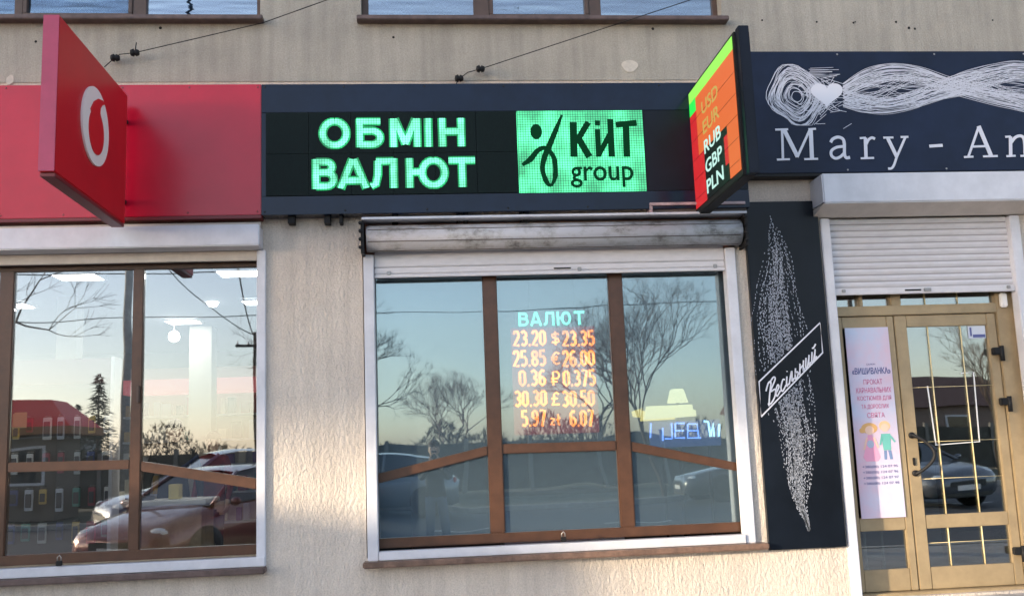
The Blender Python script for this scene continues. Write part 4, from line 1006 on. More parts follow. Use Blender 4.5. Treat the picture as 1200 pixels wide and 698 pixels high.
for (u, v, r, d, lb_) in ((249, 353, .060, 3.0, 'largest white globe lamp hanging in the right pane of the phone shop'), (270, 365, .055, 4.6, 'small globe lamp just right of and below the largest one'), (204, 394, .062, 4.2, 'lowest globe lamp, hanging near the brown mullion')):
    p = W(u, v, d); T = thing('globe_lamp', lb_, 'lamp', tuple(p), 0, 'globe lamps in the phone shop')
    MB().sphere((0, 0, 0), r, 16, 10).build('globe', M_panel, T)
    MB().tube([(0, 0, r), (0, 0, CEIL - p.z)], .005, 6).build('stem', mat('thin_steel', (.5, .5, .5), .4), T)
# rack with hanging accessory packs, left
RK = thing('display_rack', 'dark shop rack with hanging accessory packs at the left of the phone shop', 'rack', (-3.3, 1.5, .38))
MB().box(-.95, .62, .1, .16, 0, 1.9).build('back_board', mat('dark_board', (.10, .10, .10), .6), RK, .004)
MB().box(-.95, .62, -.14, .1, 0, .12).build('base', mat('dark_board', (.05, .05, .05)), RK, .004)
MB().box(-.95, .62, .06, .1, 1.9, 2.12).build('header', mat('dark_header', (.08, .03, .03), .5), RK, .004)
for x in (-.96, .62): MB().box(x, x + .03, -.05, .16, 0, 2.12).build('upright', M_white, RK, .003)
rr = random.Random(5)
cols = [(.78, .78, .78), (.66, .70, .80), (.10, .12, .30), (.75, .55, .2), (.55, .58, .6), (.4, .08, .12), (.12, .35, .32)]
CN_ = ['white', 'pale blue', 'dark blue', 'ochre', 'grey', 'dark red', 'teal']; ORD = ['first', 'second', 'third', 'fourth', 'fifth', 'sixth', 'seventh', 'eighth', 'ninth', 'tenth', 'eleventh', 'twelfth', 'thirteenth', 'fourteenth', 'fifteenth', 'sixteenth', 'seventeenth', 'eighteenth', 'nineteenth', 'twentieth', 'twenty-first', 'twenty-second', 'twenty-third', 'twenty-fourth']
k = 0
for row, z_ in enumerate((1.62, 1.32, 1.02, .74)):
    for i in range(12):
        x = -3.3 - .82 + i * .128 + rr.uniform(-.012, .012)
        c = cols[rr.choice((0, 0, 1, 0, 4, 2, 3, 5, 6))]
        T = thing('accessory_pack', '%s pack, %s from left in the %s row of the phone shop rack' % (CN_[cols.index(c)], ORD[i], ('top', 'second', 'third', 'bottom')[row]), 'package', (x, 1.5 + .02, .38 + z_), 0, 'accessory packs hanging on the phone shop rack')
        pw = rr.uniform(.024, .038); phh = rr.uniform(.12, .19)
        MB().box(-pw, pw, -.012, .012, -phh, 0).build('card', mat('pack_%d' % cols.index(c), c, .4), T, .004)
        MB().box(-pw * .75, pw * .75, -.018, -.0125, -phh * .85, -.035).build('blister', mat('pack_dark', (.08, .08, .1), .3), T, .003)
        MB().tube([(0, .08, .012), (0, -.05, .012)], .0035, 5).build('peg', mat('dull_steel', (.35, .34, .33)), T)
# price cards
for (u, v) in ((9, 494), (24, 492)):
    p = W(u, v, 1.35); T = tag(MB().box(-.05, .05, 0, .004, -.065, .065).build('price_card', mat('yellow_card', (.62, .52, .28), .6), None, 0, tuple(p)), 'yellow price card on the left rack, %s of two' % ('left' if u == 9 else 'right'), 'card', 'price cards')
# column
tag(MB().box(-.13, .13, 0, .3, 0, 2.78).build('column', mat('column_paint', (.24, .22, .18), .6), None, .004, (W(234, 500, 4.6).x, 4.6, .38)), 'cream square column inside the phone shop right pane', 'column')
tag(MB().box(-.09, .09, 0, .2, 0, 2.78).build('column', mat('column_paint', (.75, .70, .60)), None, .004, (W(74, 500, 2.2).x, 2.2, .38)), 'slim pale column inside the phone shop second pane', 'column')
# back shelves
BSH = thing('shelf_unit', 'wall shelves full of goods under a red header at the back of the phone shop', 'shelves', (-2.2, 6.6, .38))
MB().box(-1.9, 1.15, .3, .36, 0, 2.5).build('back_board', mat('shelf_back', (.50, .42, .33), .7), BSH)
for z_ in (.35, .75, 1.12, 1.46, 1.80): MB().box(-1.9, 1.15, 0, .3, z_, z_ + .025).build('shelf', M_white, BSH, .003)
MB().box(-1.9, 1.15, -.03, .3, 2.12, 2.32).build('header', mat('red_header_glow', (.40, .05, .06), .5, emit=(.9, .20, .22), es=.12), BSH, .003)  # faint glow added to the red band's own colour
BN_ = {round(a + 10 * b_, 3): n for (a, b_, n) in ((.7, .62, 'cream'), (.6, .6, 'grey'), (.35, .06, 'dark red'), (.75, .75, 'white'), (.1, .25, 'green'), (.55, .35, 'ochre'), (.08, .08, 'black'), (.18, .07, 'purple'))}
rr = random.Random(9); n_ = 0
for sh_, z_ in enumerate((.375, .775, 1.145, 1.485, 1.825)):
    x = -1.85; n_ = 0
    while x < 1.05:
        wd = rr.uniform(.06, .13); h_ = rr.uniform(.12, .26); c = rr.choice([(.7, .62, .45), (.6, .6, .62), (.35, .06, .08), (.75, .75, .72), (.1, .25, .22), (.55, .35, .1), (.08, .08, .1), (.18, .07, .2)])
        T = tag(MB().box(-wd / 2, wd / 2, -.06, .06, 0, h_).build('goods_box', mat('goods_%.2f_%.2f' % (c[0], c[1]), c, .5), None, .003, (-2.2 + x, 6.75, .38 + z_ + .002)), '%s box, %s from left on the %s back shelf of the phone shop' % (BN_[round(c[0] + 10 * c[1], 3)], ORD[min(n_, 23)], ('bottom', 'second lowest', 'middle', 'second highest', 'top')[sh_]), 'box', 'boxed goods on the back shelves')
        x += wd + rr.uniform(.03, .10); n_ += 1
# counter with items
CN = thing('counter', 'light wood shop counter with white top and items in the phone shop', 'counter', (W(140, 575, 2.4).x, 2.4, .38))
MB().box(-.6, .75, 0, .55, 0, .80).build('front_panel', mat('counter_wood', (.45, .34, .22), .5, noise=.2, nscale=10), CN, .006)
MB().box(-.66, .80, -.06, .60, .802, .85).build('counter_top', mat('white_top', (.75, .75, .75), .35), CN, .008)
for k, (x, wd, hh, c) in enumerate(((-.35, .16, .05, (.7, .72, .75)), (-.1, .12, .09, (.75, .7, .6)), (.15, .18, .04, (.1, .1, .12)), (.45, .10, .14, (.6, .5, .2)))):
    tag(MB().box(-wd / 2, wd / 2, -.07, .07, 0, hh).build('display_box', mat('dbox_%d' % k, c, .4), None, .006, (CN.location.x + x, 2.65, .38 + .852)), ['flat pale box', 'cream carton', 'flat black box', 'tall ochre carton'][k] + ' on the white counter top of the phone shop', 'box')
# dim light inside the bridal shop doorway is only daylight; one plain display unit
DU = thing('cabinet', 'pale cabinet seen dimly through the bridal shop door', 'cabinet', (4.3, 2.2, .38))
MB().box(-.1, .7, 0, .45, 0, 1.1).build('carcass', mat('pale_counter', (.45, .50, .55)), DU, .01)
MB().box(-.08, .29, -.018, -.002, .05, 1.05).build('door', mat('pale_counter', (.45, .50, .55)), DU, .006)
MB().box(.31, .68, -.018, -.002, .05, 1.05).build('door', mat('pale_counter', (.45, .50, .55)), DU, .006)

# ------------------------------------------------------------------ people
def hand_chain(wrist, direction, palm_n, side, curl=.5, s=1.0):
    d = Vector(direction).normalized(); n_ = Vector(palm_n).normalized(); sx = d.cross(n_).normalized() * side
    palm = Vector(wrist) + d * .045 * s; kn = Vector(wrist) + d * .085 * s
    out = [('w', Vector(wrist), .024), ('p', palm, .030)]
    fingers = []
    for i, (off, ln) in enumerate(((-.030, .072), (-.010, .080), (.010, .075), (.029, .060))):
        b0 = kn + sx * off * s; a = b0 + (d * cos(curl * .6) + n_ * sin(curl * .6)) * ln * .45 * s
        c = a + (d * cos(curl * 1.5) + n_ * sin(curl * 1.5)) * ln * .55 * s
        fingers.append([b0, a, c])
    t0 = Vector(wrist) + d * .03 * s - sx * .030 * s; t1 = t0 + (d * .7 - sx * .8).normalized() * .03 * s; t2 = t1 + (d * .9 + n_ * .35).normalized() * .03 * s
    return palm, fingers, [t0, t1, t2]
def person(label, loc, rz, jacket, trousers, hair_c, arms, cap=None, group=None, sc=1.0, head_col=(.55, .36, .27)):
    T = thing('person', label, 'person', loc, rz, group); T.scale = (sc, sc, sc)
    V = []; E_ = []; Rr = []
    def jn(p, r, par=None):
        V.append(Vector(p)); Rr.append(r); i = len(V) - 1
        if par is not None: E_.append((par, i))
        return i
    pel = jn((0, 0, .96), (.155, .115)); sp_ = jn((0, .0, 1.12), (.145, .105), pel); ch = jn((0, -.01, 1.32), (.17, .12), sp_)
    nk = jn((0, 0, 1.47), (.075, .07), ch); nk2 = jn((0, .01, 1.53), (.055, .055), nk); hd = jn((0, .015, 1.60), (.074, .085), nk2); h2 = jn((0, .01, 1.67), (.078, .092), hd); h3 = jn((0, .0, 1.725), (.058, .068), h2)
    jn((0, .115, 1.615), (.012, .014), hd)      # nose
    for s in (-1, 1):
        jn((s * .088, 0, 1.62), (.010, .018), hd)
        hp = jn((s * .095, 0, .90), (.095, .10), pel); kn = jn((s * .105, .015, .50), (.062, .065), hp); an = jn((s * .11, -.01, .10), (.045, .05), kn)
        jn((s * .12, .12, .045), (.042, .035), an)
        sh, el, wr, dr_, pn = arms[0 if s < 0 else 1]
        shj = jn((s * .19, 0, 1.40), (.072, .072), ch); ej = jn(el, (.052, .052), shj); wj = jn(wr, (.030, .030), ej)
        palm, fing, th = hand_chain(wr, dr_, pn, s)
        pj = jn(palm, (.030, .020), wj)
        for f in fing:
            q = pj
            for k, p in enumerate(f): q = jn(p, (.0105 - .0015 * k,) * 2, q)
        q = pj
        for k, p in enumerate(th): q = jn(p, (.012 - .0015 * k,) * 2, q)
    me = bpy.data.meshes.new('body'); me.from_pydata([tuple(v) for v in V], E_, [])
    o = bpy.data.objects.new('body', me); COL.objects.link(o)
    md = o.modifiers.new('skin', 'SKIN'); md.use_smooth_shade = True
    for i, sv in enumerate(me.skin_vertices[0].data): sv.radius = Rr[i]; sv.use_root = (i == 0)
    sb = o.modifiers.new('sub', 'SUBSURF'); sb.levels = 2; sb.render_levels = 2
    dg = bpy.context.evaluated_depsgraph_get(); m2 = bpy.data.meshes.new_from_object(o.evaluated_get(dg)); bpy.data.objects.remove(o)
    mats = [mat('cloth_%s' % (jacket,), jacket, .85, noise=.2, nscale=12), mat('cloth_%s' % (trousers,), trousers, .85, noise=.2, nscale=14), mat('skin_%s' % (head_col,), head_col, .55), mat('shoe_leather', (.03, .025, .02), .4)]
    m2.materials.clear()
    for q in mats: m2.materials.append(q)
    wr_ = [Vector(arms[0][2]), Vector(arms[1][2])]; el_ = [Vector(arms[0][1]), Vector(arms[1][1])]
    for p in m2.polygons:
        c = p.center; i = 0
        arm_near = False
        for w_, e_2 in zip(wr_, el_):
            dd = (w_ - e_2).normalized(); tt = (c - w_).dot(dd)
            if (c - w_).length < .20 and tt > -.02: i = 2; arm_near = True
            elif (c - w_).length < .32 and tt > -.35 and (c - (w_ + dd * tt)).length < .08: arm_near = True
        if not arm_near:
            if c.z < .10: i = 3
            elif c.z < .90: i = 1
            elif c.z > 1.515: i = 2
        p.material_index = i; p.use_smooth = True
    b = bpy.data.objects.new('body', m2); COL.objects.link(b); b.parent = T
    for s in (-1, 1): MB().sphere((s * .030, .088, 1.655), .011, 8, 6).build('eye', mat('eye_dark', (.03, .02, .02), .2), T)
    MB().tube([(-.022, .100, 1.572), (0, .106, 1.569), (.022, .100, 1.572)], .005, 6).build('mouth', mat('lip', (.35, .14, .12), .5), T)
    hm = MB(); n1, n2 = 16, 8; vs = []
    for j in range(n2 + 1):
        t_ = (pi * .52) * j / n2
        for i in range(n1):
            a = 2 * pi * i / n1; low = 1.0 + .35 * max(0, -sin(a)) * (j / n2)
            vs.append((.094 * sin(t_) * cos(a), -.004 + .108 * sin(t_) * sin(a), 1.672 + .098 * cos(t_) - .05 * max(0, -sin(a)) * (j / n2) ** 2))
    hm.add(vs, [(j * n1 + i, (j + 1) * n1 + i, (j + 1) * n1 + (i + 1) % n1, j * n1 + (i + 1) % n1) for j in range(n2) for i in range(n1)], True)
    hm.build('cap' if cap else 'hair', mat('cap_cloth' if cap else 'hair_%s' % (hair_c,), cap or hair_c, .8), T)
    if cap: MB().prism([(.07 * cos(a), .0 + .0) if 0 else (.075 * cos(a), .07 * sin(a)) for a in [pi * i / 10 for i in range(11)]], 0, .008).build('cap_peak', mat('cap_cloth', cap), T).matrix_local = Matrix.Translation((0, .085, 1.685)) @ Matrix.Rotation(radians(-82), 4, 'X') @ Matrix.Rotation(0, 4, 'Z')
    return T
DOWN = [((0, 0, 0), (-.27, -.02, 1.12), (-.28, .06, .88), (0, .1, -1), (1, 0, .2)), ((0, 0, 0), (.27, -.02, 1.12), (.28, .06, .88), (0, .1, -1), (-1, 0, .2))]
PHONE = [((0, 0, 0), (-.22, .10, 1.18), (-.055, .30, 1.44), (.25, .15, 1), (.6, .6, 0)), ((0, 0, 0), (.22, .10, 1.18), (.055, .30, 1.44), (-.25, .15, 1), (-.6, .6, 0))]
# the photographer, on the pavement behind the camera
ph = person('person in dark jacket and blue jeans photographing the shops, mirrored in the exchange window', (.12, -7.56, 0.0), 0, (.03, .035, .04), (.07, .11, .20), (.05, .03, .02), PHONE, sc=.985)
PB = thing('phone', 'black phone held upright by the photographer, mirrored in the exchange window', 'phone', (.12, -7.235, 1.555))
MB().box(-.038, .038, -.004, .004, -.078, .03).build('case', M_black, PB, .003)
p = W(204, 527, 3.2)
person('person in dark jacket and peaked cap standing at the back of the phone shop', (p.x, 3.2, .38), pi + .3, (.02, .022, .026), (.03, .03, .04), (.03, .02, .02), DOWN, cap=(.05, .04, .07), sc=.93)
p = W(250, 527, 4.0)
person('person in dark red jacket beside the cream column of the phone shop', (p.x, 4.0, .38), pi - .5, (.16, .015, .02), (.03, .03, .04), (.04, .025, .015), DOWN, sc=.86)

# ------------------------------------------------------------------ cars
def car(name, label, loc, rz, paint, group, kind='hatch'):
    T = thing(name, label, 'car', loc, rz, group)
    P = mat('car_paint_%s' % (paint,), paint, .28, metal=.3, coat=1.0)
    secs = [(2.13, .34, .58, .62), (2.06, .24, .68, .76), (1.85, .20, .76, .84), (1.4, .19, .86, .875), (.95, .19, .95, .885), (.2, .19, .975, .89), (-.8, .19, .985, .89), (-1.5, .20, .99, .875), (-1.9, .24, .97, .83), (-2.08, .32, .80, .74)]
    mb = MB(); vs = []; n = 13
    for (x, zb_, zt_, hw) in secs:
        half = [(0, zb_), (hw * .80, zb_), (hw * .96, zb_ + .07), (hw, zb_ + (zt_ - zb_) * .45), (hw * .985, zb_ + (zt_ - zb_) * .75), (hw * .90, zt_ - .02), (hw * .60, zt_ + .02), (0, zt_ + .04)]
        ring = [(x, -y, z_) for y, z_ in half] + [(x, y, z_) for y, z_ in half[-2:0:-1]]
        vs += ring; n = len(ring)
    fs = [(i * n + k, i * n + (k + 1) % n, (i + 1) * n + (k + 1) % n, (i + 1) * n + k) for i in range(len(secs) - 1) for k in range(n)]
    fs += [tuple(range(n))[::-1], tuple(range((len(secs) - 1) * n, len(secs) * n))]
    mb.add(vs, fs, True); mb.build('body', P, T)
    # greenhouse
    gl = MB(); base = [(1.05, .74, .95), (.2, .80, .98), (-.9, .80, .99), (-1.75, .70, .98)]; top = [(.25, .56, 1.40), (-.1, .60, 1.44), (-.9, .60, 1.45), (-1.40, .55, 1.40)]
    vs = [(x, -y, z_) for x, y, z_ in base] + [(x, y, z_) for x, y, z_ in base] + [(x, -y, z_) for x, y, z_ in top] + [(x, y, z_) for x, y, z_ in top]
    fs = []
    for i in range(3): fs += [(i, 8 + i, 9 + i, i + 1), (4 + i, 5 + i, 13 + i, 12 + i)]
    fs += [(0, 4, 12, 8), (3, 11, 15, 7)]
    gl.add(vs, fs); gl.build('window', mat('car_glass', (.015, .02, .025), .06, spec=.8), T)
    rf = MB(); tv = []
    for x, y, z_ in [(.30, .57, 1.395), (-.1, .61, 1.45), (-.9, .61, 1.46), (-1.45, .56, 1.395)]: tv += [(x, -y, z_), (x, -y * .5, z_ + .035), (x, y * .5, z_ + .035), (x, y, z_)]
    rf.add(tv, [(i * 4 + k, i * 4 + k + 1, i * 4 + 5 + k, i * 4 + 4 + k) for i in range(3) for k in range(3)], True)
    for s in (-1, 1):
        rf.tube([(1.06, s * .745, .95), (.27, s * .57, 1.405)], .028, 6); rf.tube([(-.35, s * .81, .97), (-.4, s * .605, 1.44)], .03, 6); rf.tube([(-1.76, s * .71, .97), (-1.42, s * .56, 1.40)], .04, 6)
    rf.build('roof', P, T)
    for s in (-1, 1):
        m_ = MB(); m_.sphere((1.93, s * .60, .66), .12, 12, 8, (1.05, 1.35, .62)); m_.build('headlight', mat('lamp_glass', (.75, .78, .8), .12, spec=.9), T)
        MB().sphere((-1.98, s * .66, .80), .1, 10, 6, (.6, .9, 1.2)).build('tail_light', mat('tail_red', (.4, .01, .01), .25), T)
        MB().sphere((.82, s * .98, 1.0), .085, 10, 6, (.7, 1.1, .8)).build('mirror', P, T)
        MB().box(-.25, -.10, s * .895 - .01, s * .895 + .01, .80, .83).build('door_handle', P, T, .004)
    MB().box(2.085, 2.14, -.42, .42, .44, .56).build('grille', mat('black_plastic', (.02, .02, .02), .5), T, .01)
    MB().box(2.02, 2.12, -.60, .60, .24, .36).build('lower_grille', mat('black_plastic', (.02, .02, .02)), T, .02)
    MB().box(2.145, 2.155, -.26, .26, .38, .48).build('number_plate', M_whiteplastic, T, .002)
    for x in (1.32, -1.28):
        for s in (-1, 1):
            yc = s * .80
            w_ = MB(); w_.lathe([(.19, -.105), (.30, -.105), (.325, -.08), (.325, .08), (.30, .105), (.19, .105)], (x, yc, .325), 'y', 24); wo = w_.build('wheel', mat('tyre', (.02, .02, .02), .8), T)
            r_ = MB(); r_.lathe([(.0001, s * .085), (.04, s * .095), (.06, s * .07), (.17, s * .075), (.20, s * .10), (.20, 0)], (x, yc, .325), 'y', 20)
            r_.build('rim', mat('alloy', (.5, .5, .52), .3, metal=.8), wo)
            a_ = MB(); a_.lathe([(.0001, s * .085), (.365, s * .085), (.365, s * .02)], (x, s * .81, .335), 'y', 24); a_.build('wheel_arch', mat('black_plastic', (.02, .02, .02)), T)
    return T
GC = 'cars parked across from the shops'
c1 = car('parked_car', 'red car parked nose toward the shops, mirrored in the phone shop window', (-3.25, -8.2, 0.0), radians(116), (.15, .010, .016), GC)
car('parked_car', 'dark blue car parked behind the red one, mirrored in the phone shop window', (-4.1, -13.0, 0.0), radians(150), (.03, .04, .10), GC).scale = (1.1, 1.1, 1.18)
car('parked_car', 'dark car with a sunlit flank, mirrored in the bridal shop door', (10.6, -14.2, 0.0), radians(75), (.10, .11, .13), GC)
car('parked_car', 'silver car across the road, mirrored in the left exchange pane', (-1.3, -17.8, 0.0), radians(182), (.20, .22, .25), GC)
car('parked_car', 'dark grey car across the road, mirrored low in the right exchange pane', (8.5, -17.4, 0.0), radians(180), (.08, .085, .09), GC)

# ------------------------------------------------------------------ trees
M_bark = mat('bark', (.085, .065, .05), .95, noise=.35, nscale=10, bump=.6, bscale=25)
M_twig = mat('twigs', (.15, .11, .085), .95)
def bare_tree(label, loc, h, spread, seed, levels=5, group='bare trees across the road', trunk_h=.28, twig=None, cat='tree'):
    rr = random.Random(seed); T = thing('bare_tree', label, cat, loc, rr.uniform(0, 6), group)
    tr = MB(); cr = MB()
    def grow(p, d, L_, r, lv):
        pts = [p]; q = p; dd = d.copy()
        for k in range(3):
            dd = (dd + Vector((rr.gauss(0, .12), rr.gauss(0, .12), rr.gauss(0.03, .08)))).normalized(); q = q + dd * L_ / 3; pts.append(q)
        rs = [r, r * .9, r * .78, r * .62]
        (tr if lv >= levels - 1 else cr).tube(pts, rs, 6 if lv > 2 else 3, caps=False, smooth=lv > 2)
        if lv == 0: return
        nb = 3 if lv > 1 else 4
        for k in range(nb + (1 if lv == levels else 0)):
            a = rr.uniform(0, 2 * pi); tilt = rr.uniform(.30, .75) * spread
            ax = dd.orthogonal().normalized(); ax.rotate(Matrix.Rotation(a, 3, dd)) if 0 else None
            ax = Matrix.Rotation(a, 3, dd) @ dd.orthogonal().normalized()
            nd = (Matrix.Rotation(tilt, 3, ax) @ dd); nd.z += .12; nd.normalize()
            st = pts[2].lerp(pts[3], rr.random()) if k % 2 else pts[3]
            grow(st, nd, L_ * rr.uniform(.62, .82), r * .60, lv - 1)
    grow(Vector((0, 0, 0)), Vector((rr.uniform(-.05, .05), 0, 1)), h * trunk_h, h * .0105, levels)
    tr.build('trunk', M_bark, T); cr.build('crown', twig or M_twig, T)
    return T
def gp(u, d): p = MIR(u, 527, d); return (p.x, p.y, 0)
bare_tree('large bare tree with forked limbs, mirrored in the right exchange pane', gp(775, 21), 7.6, 1.05, 3, 7, trunk_h=.25)
bare_tree('round bare tree, pinkish brown, mirrored in the left exchange pane', gp(532, 36), 7.0, 1.15, 5, 7, trunk_h=.22, twig=mat('pale_twigs', (.30, .20, .16), .95))
bare_tree('bare tree with hanging twigs at the left edge of the exchange window', gp(398, 26), 8.6, 1.1, 8, 7, trunk_h=.26)
bare_tree('bare tree mirrored at the right of the bridal shop door glass', gp(1168, 24), 6.0, 1.0, 12, 6)
bare_tree('bare tree mirrored between the rate board and the mullion', gp(700, 32), 7.4, 1.1, 14, 7)
bare_tree('tall bare tree whose top twigs show in the leftmost phone shop pane', gp(-70, 20), 11.0, 1.2, 21, 6, trunk_h=.3)
# conifer
M_needle = mat('needles', (.035, .05, .03), .9, noise=.4, nscale=3)
def conifer(label, loc, h, r, seed):
    rr = random.Random(seed); T = thing('conifer', label, 'tree', loc)
    MB().tube([(0, 0, 0), (0, 0, h * .95)], [h * .02, h * .004], 6).build('trunk', M_bark, T)
    c = MB()
    for k in range(1500):
        t_ = rr.random() ** .7; z_ = h * (.08 + .92 * (1 - t_)); rad = r * (t_ ** .85) * rr.uniform(.15, 1.0) * (.8 + .2 * sin(z_ * 9)); a = rr.uniform(0, 2 * pi)
        p = Vector((rad * cos(a), rad * sin(a), z_ - rad * .25)); d = Vector((cos(a), sin(a), -.3)).normalized() * rr.uniform(.15, .35); s_ = Vector((-sin(a), cos(a), rr.uniform(-.4, .4))) * rr.uniform(.05, .1)
        c.add([p - s_, p + s_, p + d], [(0, 1, 2)])
    c.build('crown', M_needle, T)
conifer('dark conifer mirrored beside the concrete pole in the phone shop window', (MIR(114, 527, 34).x, -34, 0), 5.3, 1.5, 4)
conifer('smaller conifer mirrored left of the taller one', (MIR(88, 527, 44).x, -44, 0), 4.6, 1.3, 6)

# hedge / scrub line and far buildings across the road
rr = random.Random(2)
hd = MB()
for k in range(26000):
    x = rr.uniform(-42, 48); y = -44 + rr.uniform(-2.5, 2.5); hh = 2.0 + .5 * sin(x * .35) + .5 * sin(x * .9 + 1) + .4 * sin(x * 2.3); z_ = hh * rr.random() ** .8
    s_ = rr.uniform(.02, .05); p = Vector((x, y, z_)); q = p + Vector((rr.gauss(0, .18), rr.gauss(0, .1), rr.uniform(.12, .4)))
    hd.add([p + Vector((s_, 0, 0)), p - Vector((s_, 0, 0)), q], [(0, 1, 2)])
tag(hd.build('scrub', mat('scrub_twigs', (.075, .06, .045), .95, noise=.4)), 'dense brown scrub line along the far side of the road', 'bushes', kind='stuff')
FN = thing('fence', 'low concrete panel fence across the road, mirrored along the windows', 'fence', (0, -28, 0))
for k in range(-14, 15):
    x = k * 2.5
    MB().box(x - 1.17, x + 1.17, -.04, .04, .05, 1.75).build('panel', mat('fence_concrete', (.09, .085, .07), .9, noise=.3, nscale=2), FN, .01)
    MB().box(x + 1.18, x + 1.32, -.08, .08, 0, 1.9).build('post', mat('fence_post', (.22, .21, .19), .9), FN, .01)
def block(name, label, x, y, w_, d_, h_, col, roofc, gable=True):
    T = thing(name, label, 'building', (x, y, 0)); T.rotation_euler = (0, 0, pi)
    MB().box(-w_ / 2, w_ / 2, 0, d_, 0, h_).build('wall', mat('far_wall_%s' % (col,), col, .9, noise=.15), T)
    if gable: MB().add([(-w_ / 2 - .3, -.3, h_ + .002), (w_ / 2 + .3, -.3, h_ + .002), (w_ / 2 + .3, d_ + .3, h_ + .002), (-w_ / 2 - .3, d_ + .3, h_ + .002), (-w_ / 2 - .3, d_ / 2, h_ + 1.6), (w_ / 2 + .3, d_ / 2, h_ + 1.6)], [(0, 1, 5, 4), (2, 3, 4, 5), (1, 2, 5), (3, 0, 4), (3, 2, 1, 0)]).build('roof', mat('far_roof_%s' % (roofc,), roofc, .8), T)
    else: MB().box(-w_ / 2 - .2, w_ / 2 + .2, -.2, d_ + .2, h_ + .002, h_ + .25).build('roof', mat('far_roof_%s' % (roofc,), roofc, .8), T)
    n = int(w_ / 2.2)
    for i in range(n):
        xx = -w_ / 2 + (i + .5) * w_ / n
        f = MB().box(xx - .5, xx + .5, -.05, .01, 1.0, 2.3).build('window', M_white, T); MB().box(xx - .43, xx + .43, -.06, -.052, 1.07, 2.23).build('pane', mat('car_glass', (.015, .02, .025)), f)
    return T
block('house', 'low pale house beyond the fence, beside the brown roofed one', 34, -40, 9, 7, 2.6, (.42, .38, .33), (.16, .10, .08))
block('house', 'long low brown roofed building beyond the fence, mirrored in the door glass', 22, -36, 12, 8, 2.7, (.25, .18, .15), (.14, .07, .05))
block('house', 'flat grey building far behind the fence', -24, -44, 11, 7, 3.0, (.30, .30, .30), (.12, .12, .12), False)
# red roofed kiosk
kx = MIR(38, 527, 24)
K_ = thing('kiosk', 'kiosk with hipped red roof, mirrored at the left of the phone shop window', 'kiosk', (kx.x, -24, 0))
MB().box(-1.0, 1.0, -1.0, 1.0, 0, 2.35).build('wall', mat('kiosk_wall', (.16, .13, .10), .7), K_, .01)
MB().add([(-1.55, -1.5, 2.7), (1.55, -1.5, 2.7), (1.55, 1.5, 2.7), (-1.55, 1.5, 2.7), (-.7, -.6, 3.55), (.7, -.6, 3.55), (.7, .6, 3.55), (-.7, .6, 3.55)], [(0, 1, 5, 4), (1, 2, 6, 5), (2, 3, 7, 6), (3, 0, 4, 7), (4, 5, 6, 7), (3, 2, 1, 0)]).build('roof', mat('kiosk_red', (.72, .035, .025), .5), K_)
MB().box(-1.6, 1.6, -1.55, 1.55, 2.45, 2.695).build('fascia', mat('kiosk_fascia', (.30, .14, .06), .6), K_, .01)
f_ = MB().box(-.7, .7, .995, 1.03, 1.0, 2.1).build('window', M_white, K_); MB().box(-.62, .62, 1.032, 1.04, 1.08, 2.02).build('pane', mat('car_glass', (.015, .02, .025)), f_)
# poles and street wires
def pole(label, x, y, h_, r, mt):
    T = thing('utility_pole', label, 'pole', (x, y, 0))
    MB().tube([(0, 0, 0), (0, 0, h_)], [r * 1.25, r * .8], 12).build('mast', mt, T)
    MB().box(-.8, .8, -.04, .04, h_ - .55, h_ - .45).build('cross_arm', M_black, T, .005)
    for xx in (-.7, -.25, .25, .7): MB().lathe([(.0001, .0), (.03, 0), (.045, .04), (.02, .06), (.04, .09), (.0001, .14)], (xx, 0, h_ - .45), 'z', 8).build('insulator', M_white, T)
    return T
pA = MIR(146, 527, 21); pole('pale concrete utility pole, mirrored left of the brown mullion in the phone shop', pA.x, pA.y, 9.2, .12, mat('pole_concrete', (.5, .5, .48), .9, noise=.2))
pB = MIR(299, 527, 33); pole('thin dark utility pole, mirrored at the right edge of the phone shop window', pB.x, pB.y, 6.6, .07, M_bark)
pC = MIR(1010, 527, 30); pole('dark utility pole beyond the bridal shop door', pC.x, pC.y, 8.0, .1, M_bark)
SP = [((-40, -19, 10.4), (pA.x, pA.y, 8.8)), ((pA.x, pA.y, 8.9), (26, -20.5, 9.4)), ((pA.x, pA.y, 8.4), (26, -20.5, 8.8)), ((-40, -19, 9.6), (pA.x, pA.y, 8.4)), ((-40, -22, 7.8), (30, -26, 8.4)), ((-30, -30, 7.4), (30, -30, 7.4)), ((-1.9, -.1, 5.8), (pB.x, pB.y, 6.4)), ((pA.x, pA.y, 8.6), (pB.x, pB.y, 6.5))]
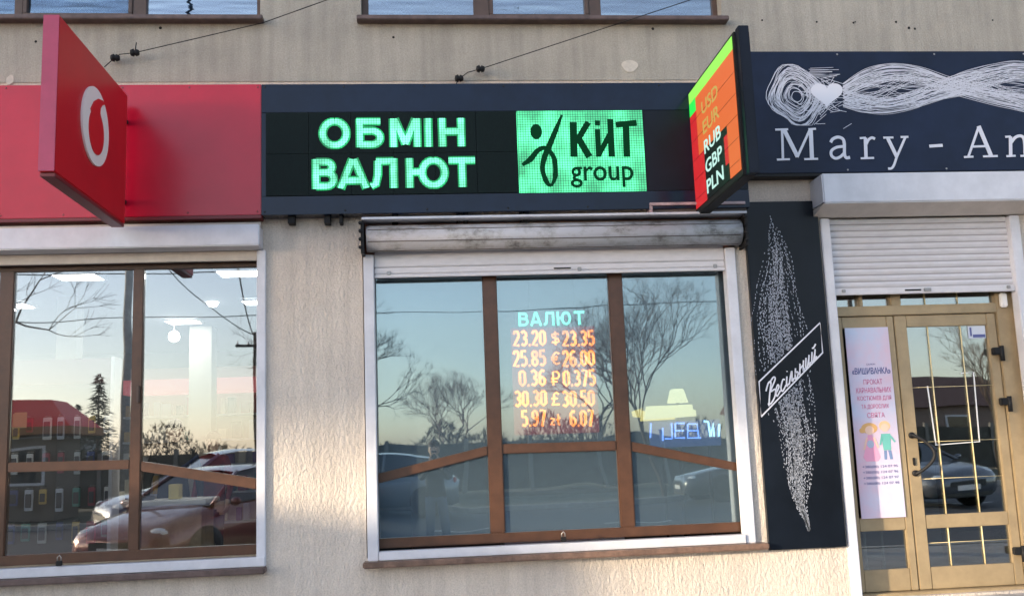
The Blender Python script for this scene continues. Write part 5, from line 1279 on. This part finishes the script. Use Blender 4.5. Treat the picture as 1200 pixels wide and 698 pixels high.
names_ = ['from the left to the concrete pole, upper', 'from the concrete pole to the right, upper', 'from the concrete pole to the right, lower', 'from the left to the concrete pole, lower', 'crossing high behind the poles', 'crossing lowest of all behind the poles', 'running from the building to the thin dark pole', 'joining the concrete pole and the thin pole']
for (a, b_), nm in zip(SP, names_): 
    T = thing('street_wire', 'black street wire ' + nm, 'wire', a, 0, 'street wires')
    MB().tube([Vector(p) - Vector(a) for p in hang(a, b_, .6, 16)], .019, 5).build('cable', M_black, T)

# ------------------------------------------------------------------ unseen board and van, added only to shade the facade
def at_sun(x, z_, t_):        # point t metres out from the wall along the sun's ray that meets the wall at (x, z)
    k = t_ / cos(SUN_AZ); return Vector((x - t_ * math.tan(SUN_AZ), -t_, z_ + k * math.tan(SUN_EL)))
BT = 11.5
b0 = at_sun(1.2, 1.72, BT)
HB = thing('shade_board', 'large board on two posts, added out of view to shade the upper facade', 'shade_board', (b0.x, b0.y, 0))
MB().box(-6.6, 6.6, -.1, .1, b0.z, b0.z + 4.2).build('board', mat('shade_board_grey', (.35, .36, .38), .7, noise=.15), HB, .01)
for x in (-4, 4): MB().tube([(x, .2, 0), (x, .2, b0.z + 3.5)], .14, 12).build('post', M_black, HB)
VT = 4.6
v0 = at_sun(-.42, 1.13, VT)  # height of the added van set by the shade it must cast
VN = thing('shade_van', 'white box van added out of view to shade the low wall at the left', 'van', (v0.x, v0.y, 0.0))
MB().box(-4.4, 0, -.9, .9, .55, v0.z).build('cargo_box', M_whiteplastic, VN, .04)
MB().prism([(-5.9, .35), (-4.45, .35), (-4.45, 2.0), (-5.1, 2.0), (-5.85, 1.1)], -.85, .85).build('cab', M_whiteplastic, VN, .03)
MB().box(-5.6, -.1, -.8, .8, .35, .545).build('chassis', M_black, VN, .01)
for x in (-5.1, -1.0):
    for s in (-1, 1):
        w_ = MB().lathe([(.0001, -.12), (.33, -.12), (.36, -.09), (.36, .09), (.33, .12), (.0001, .12)], (x, s * .78, .36), 'y', 20).build('wheel', mat('tyre', (.02, .02, .02)), VN)
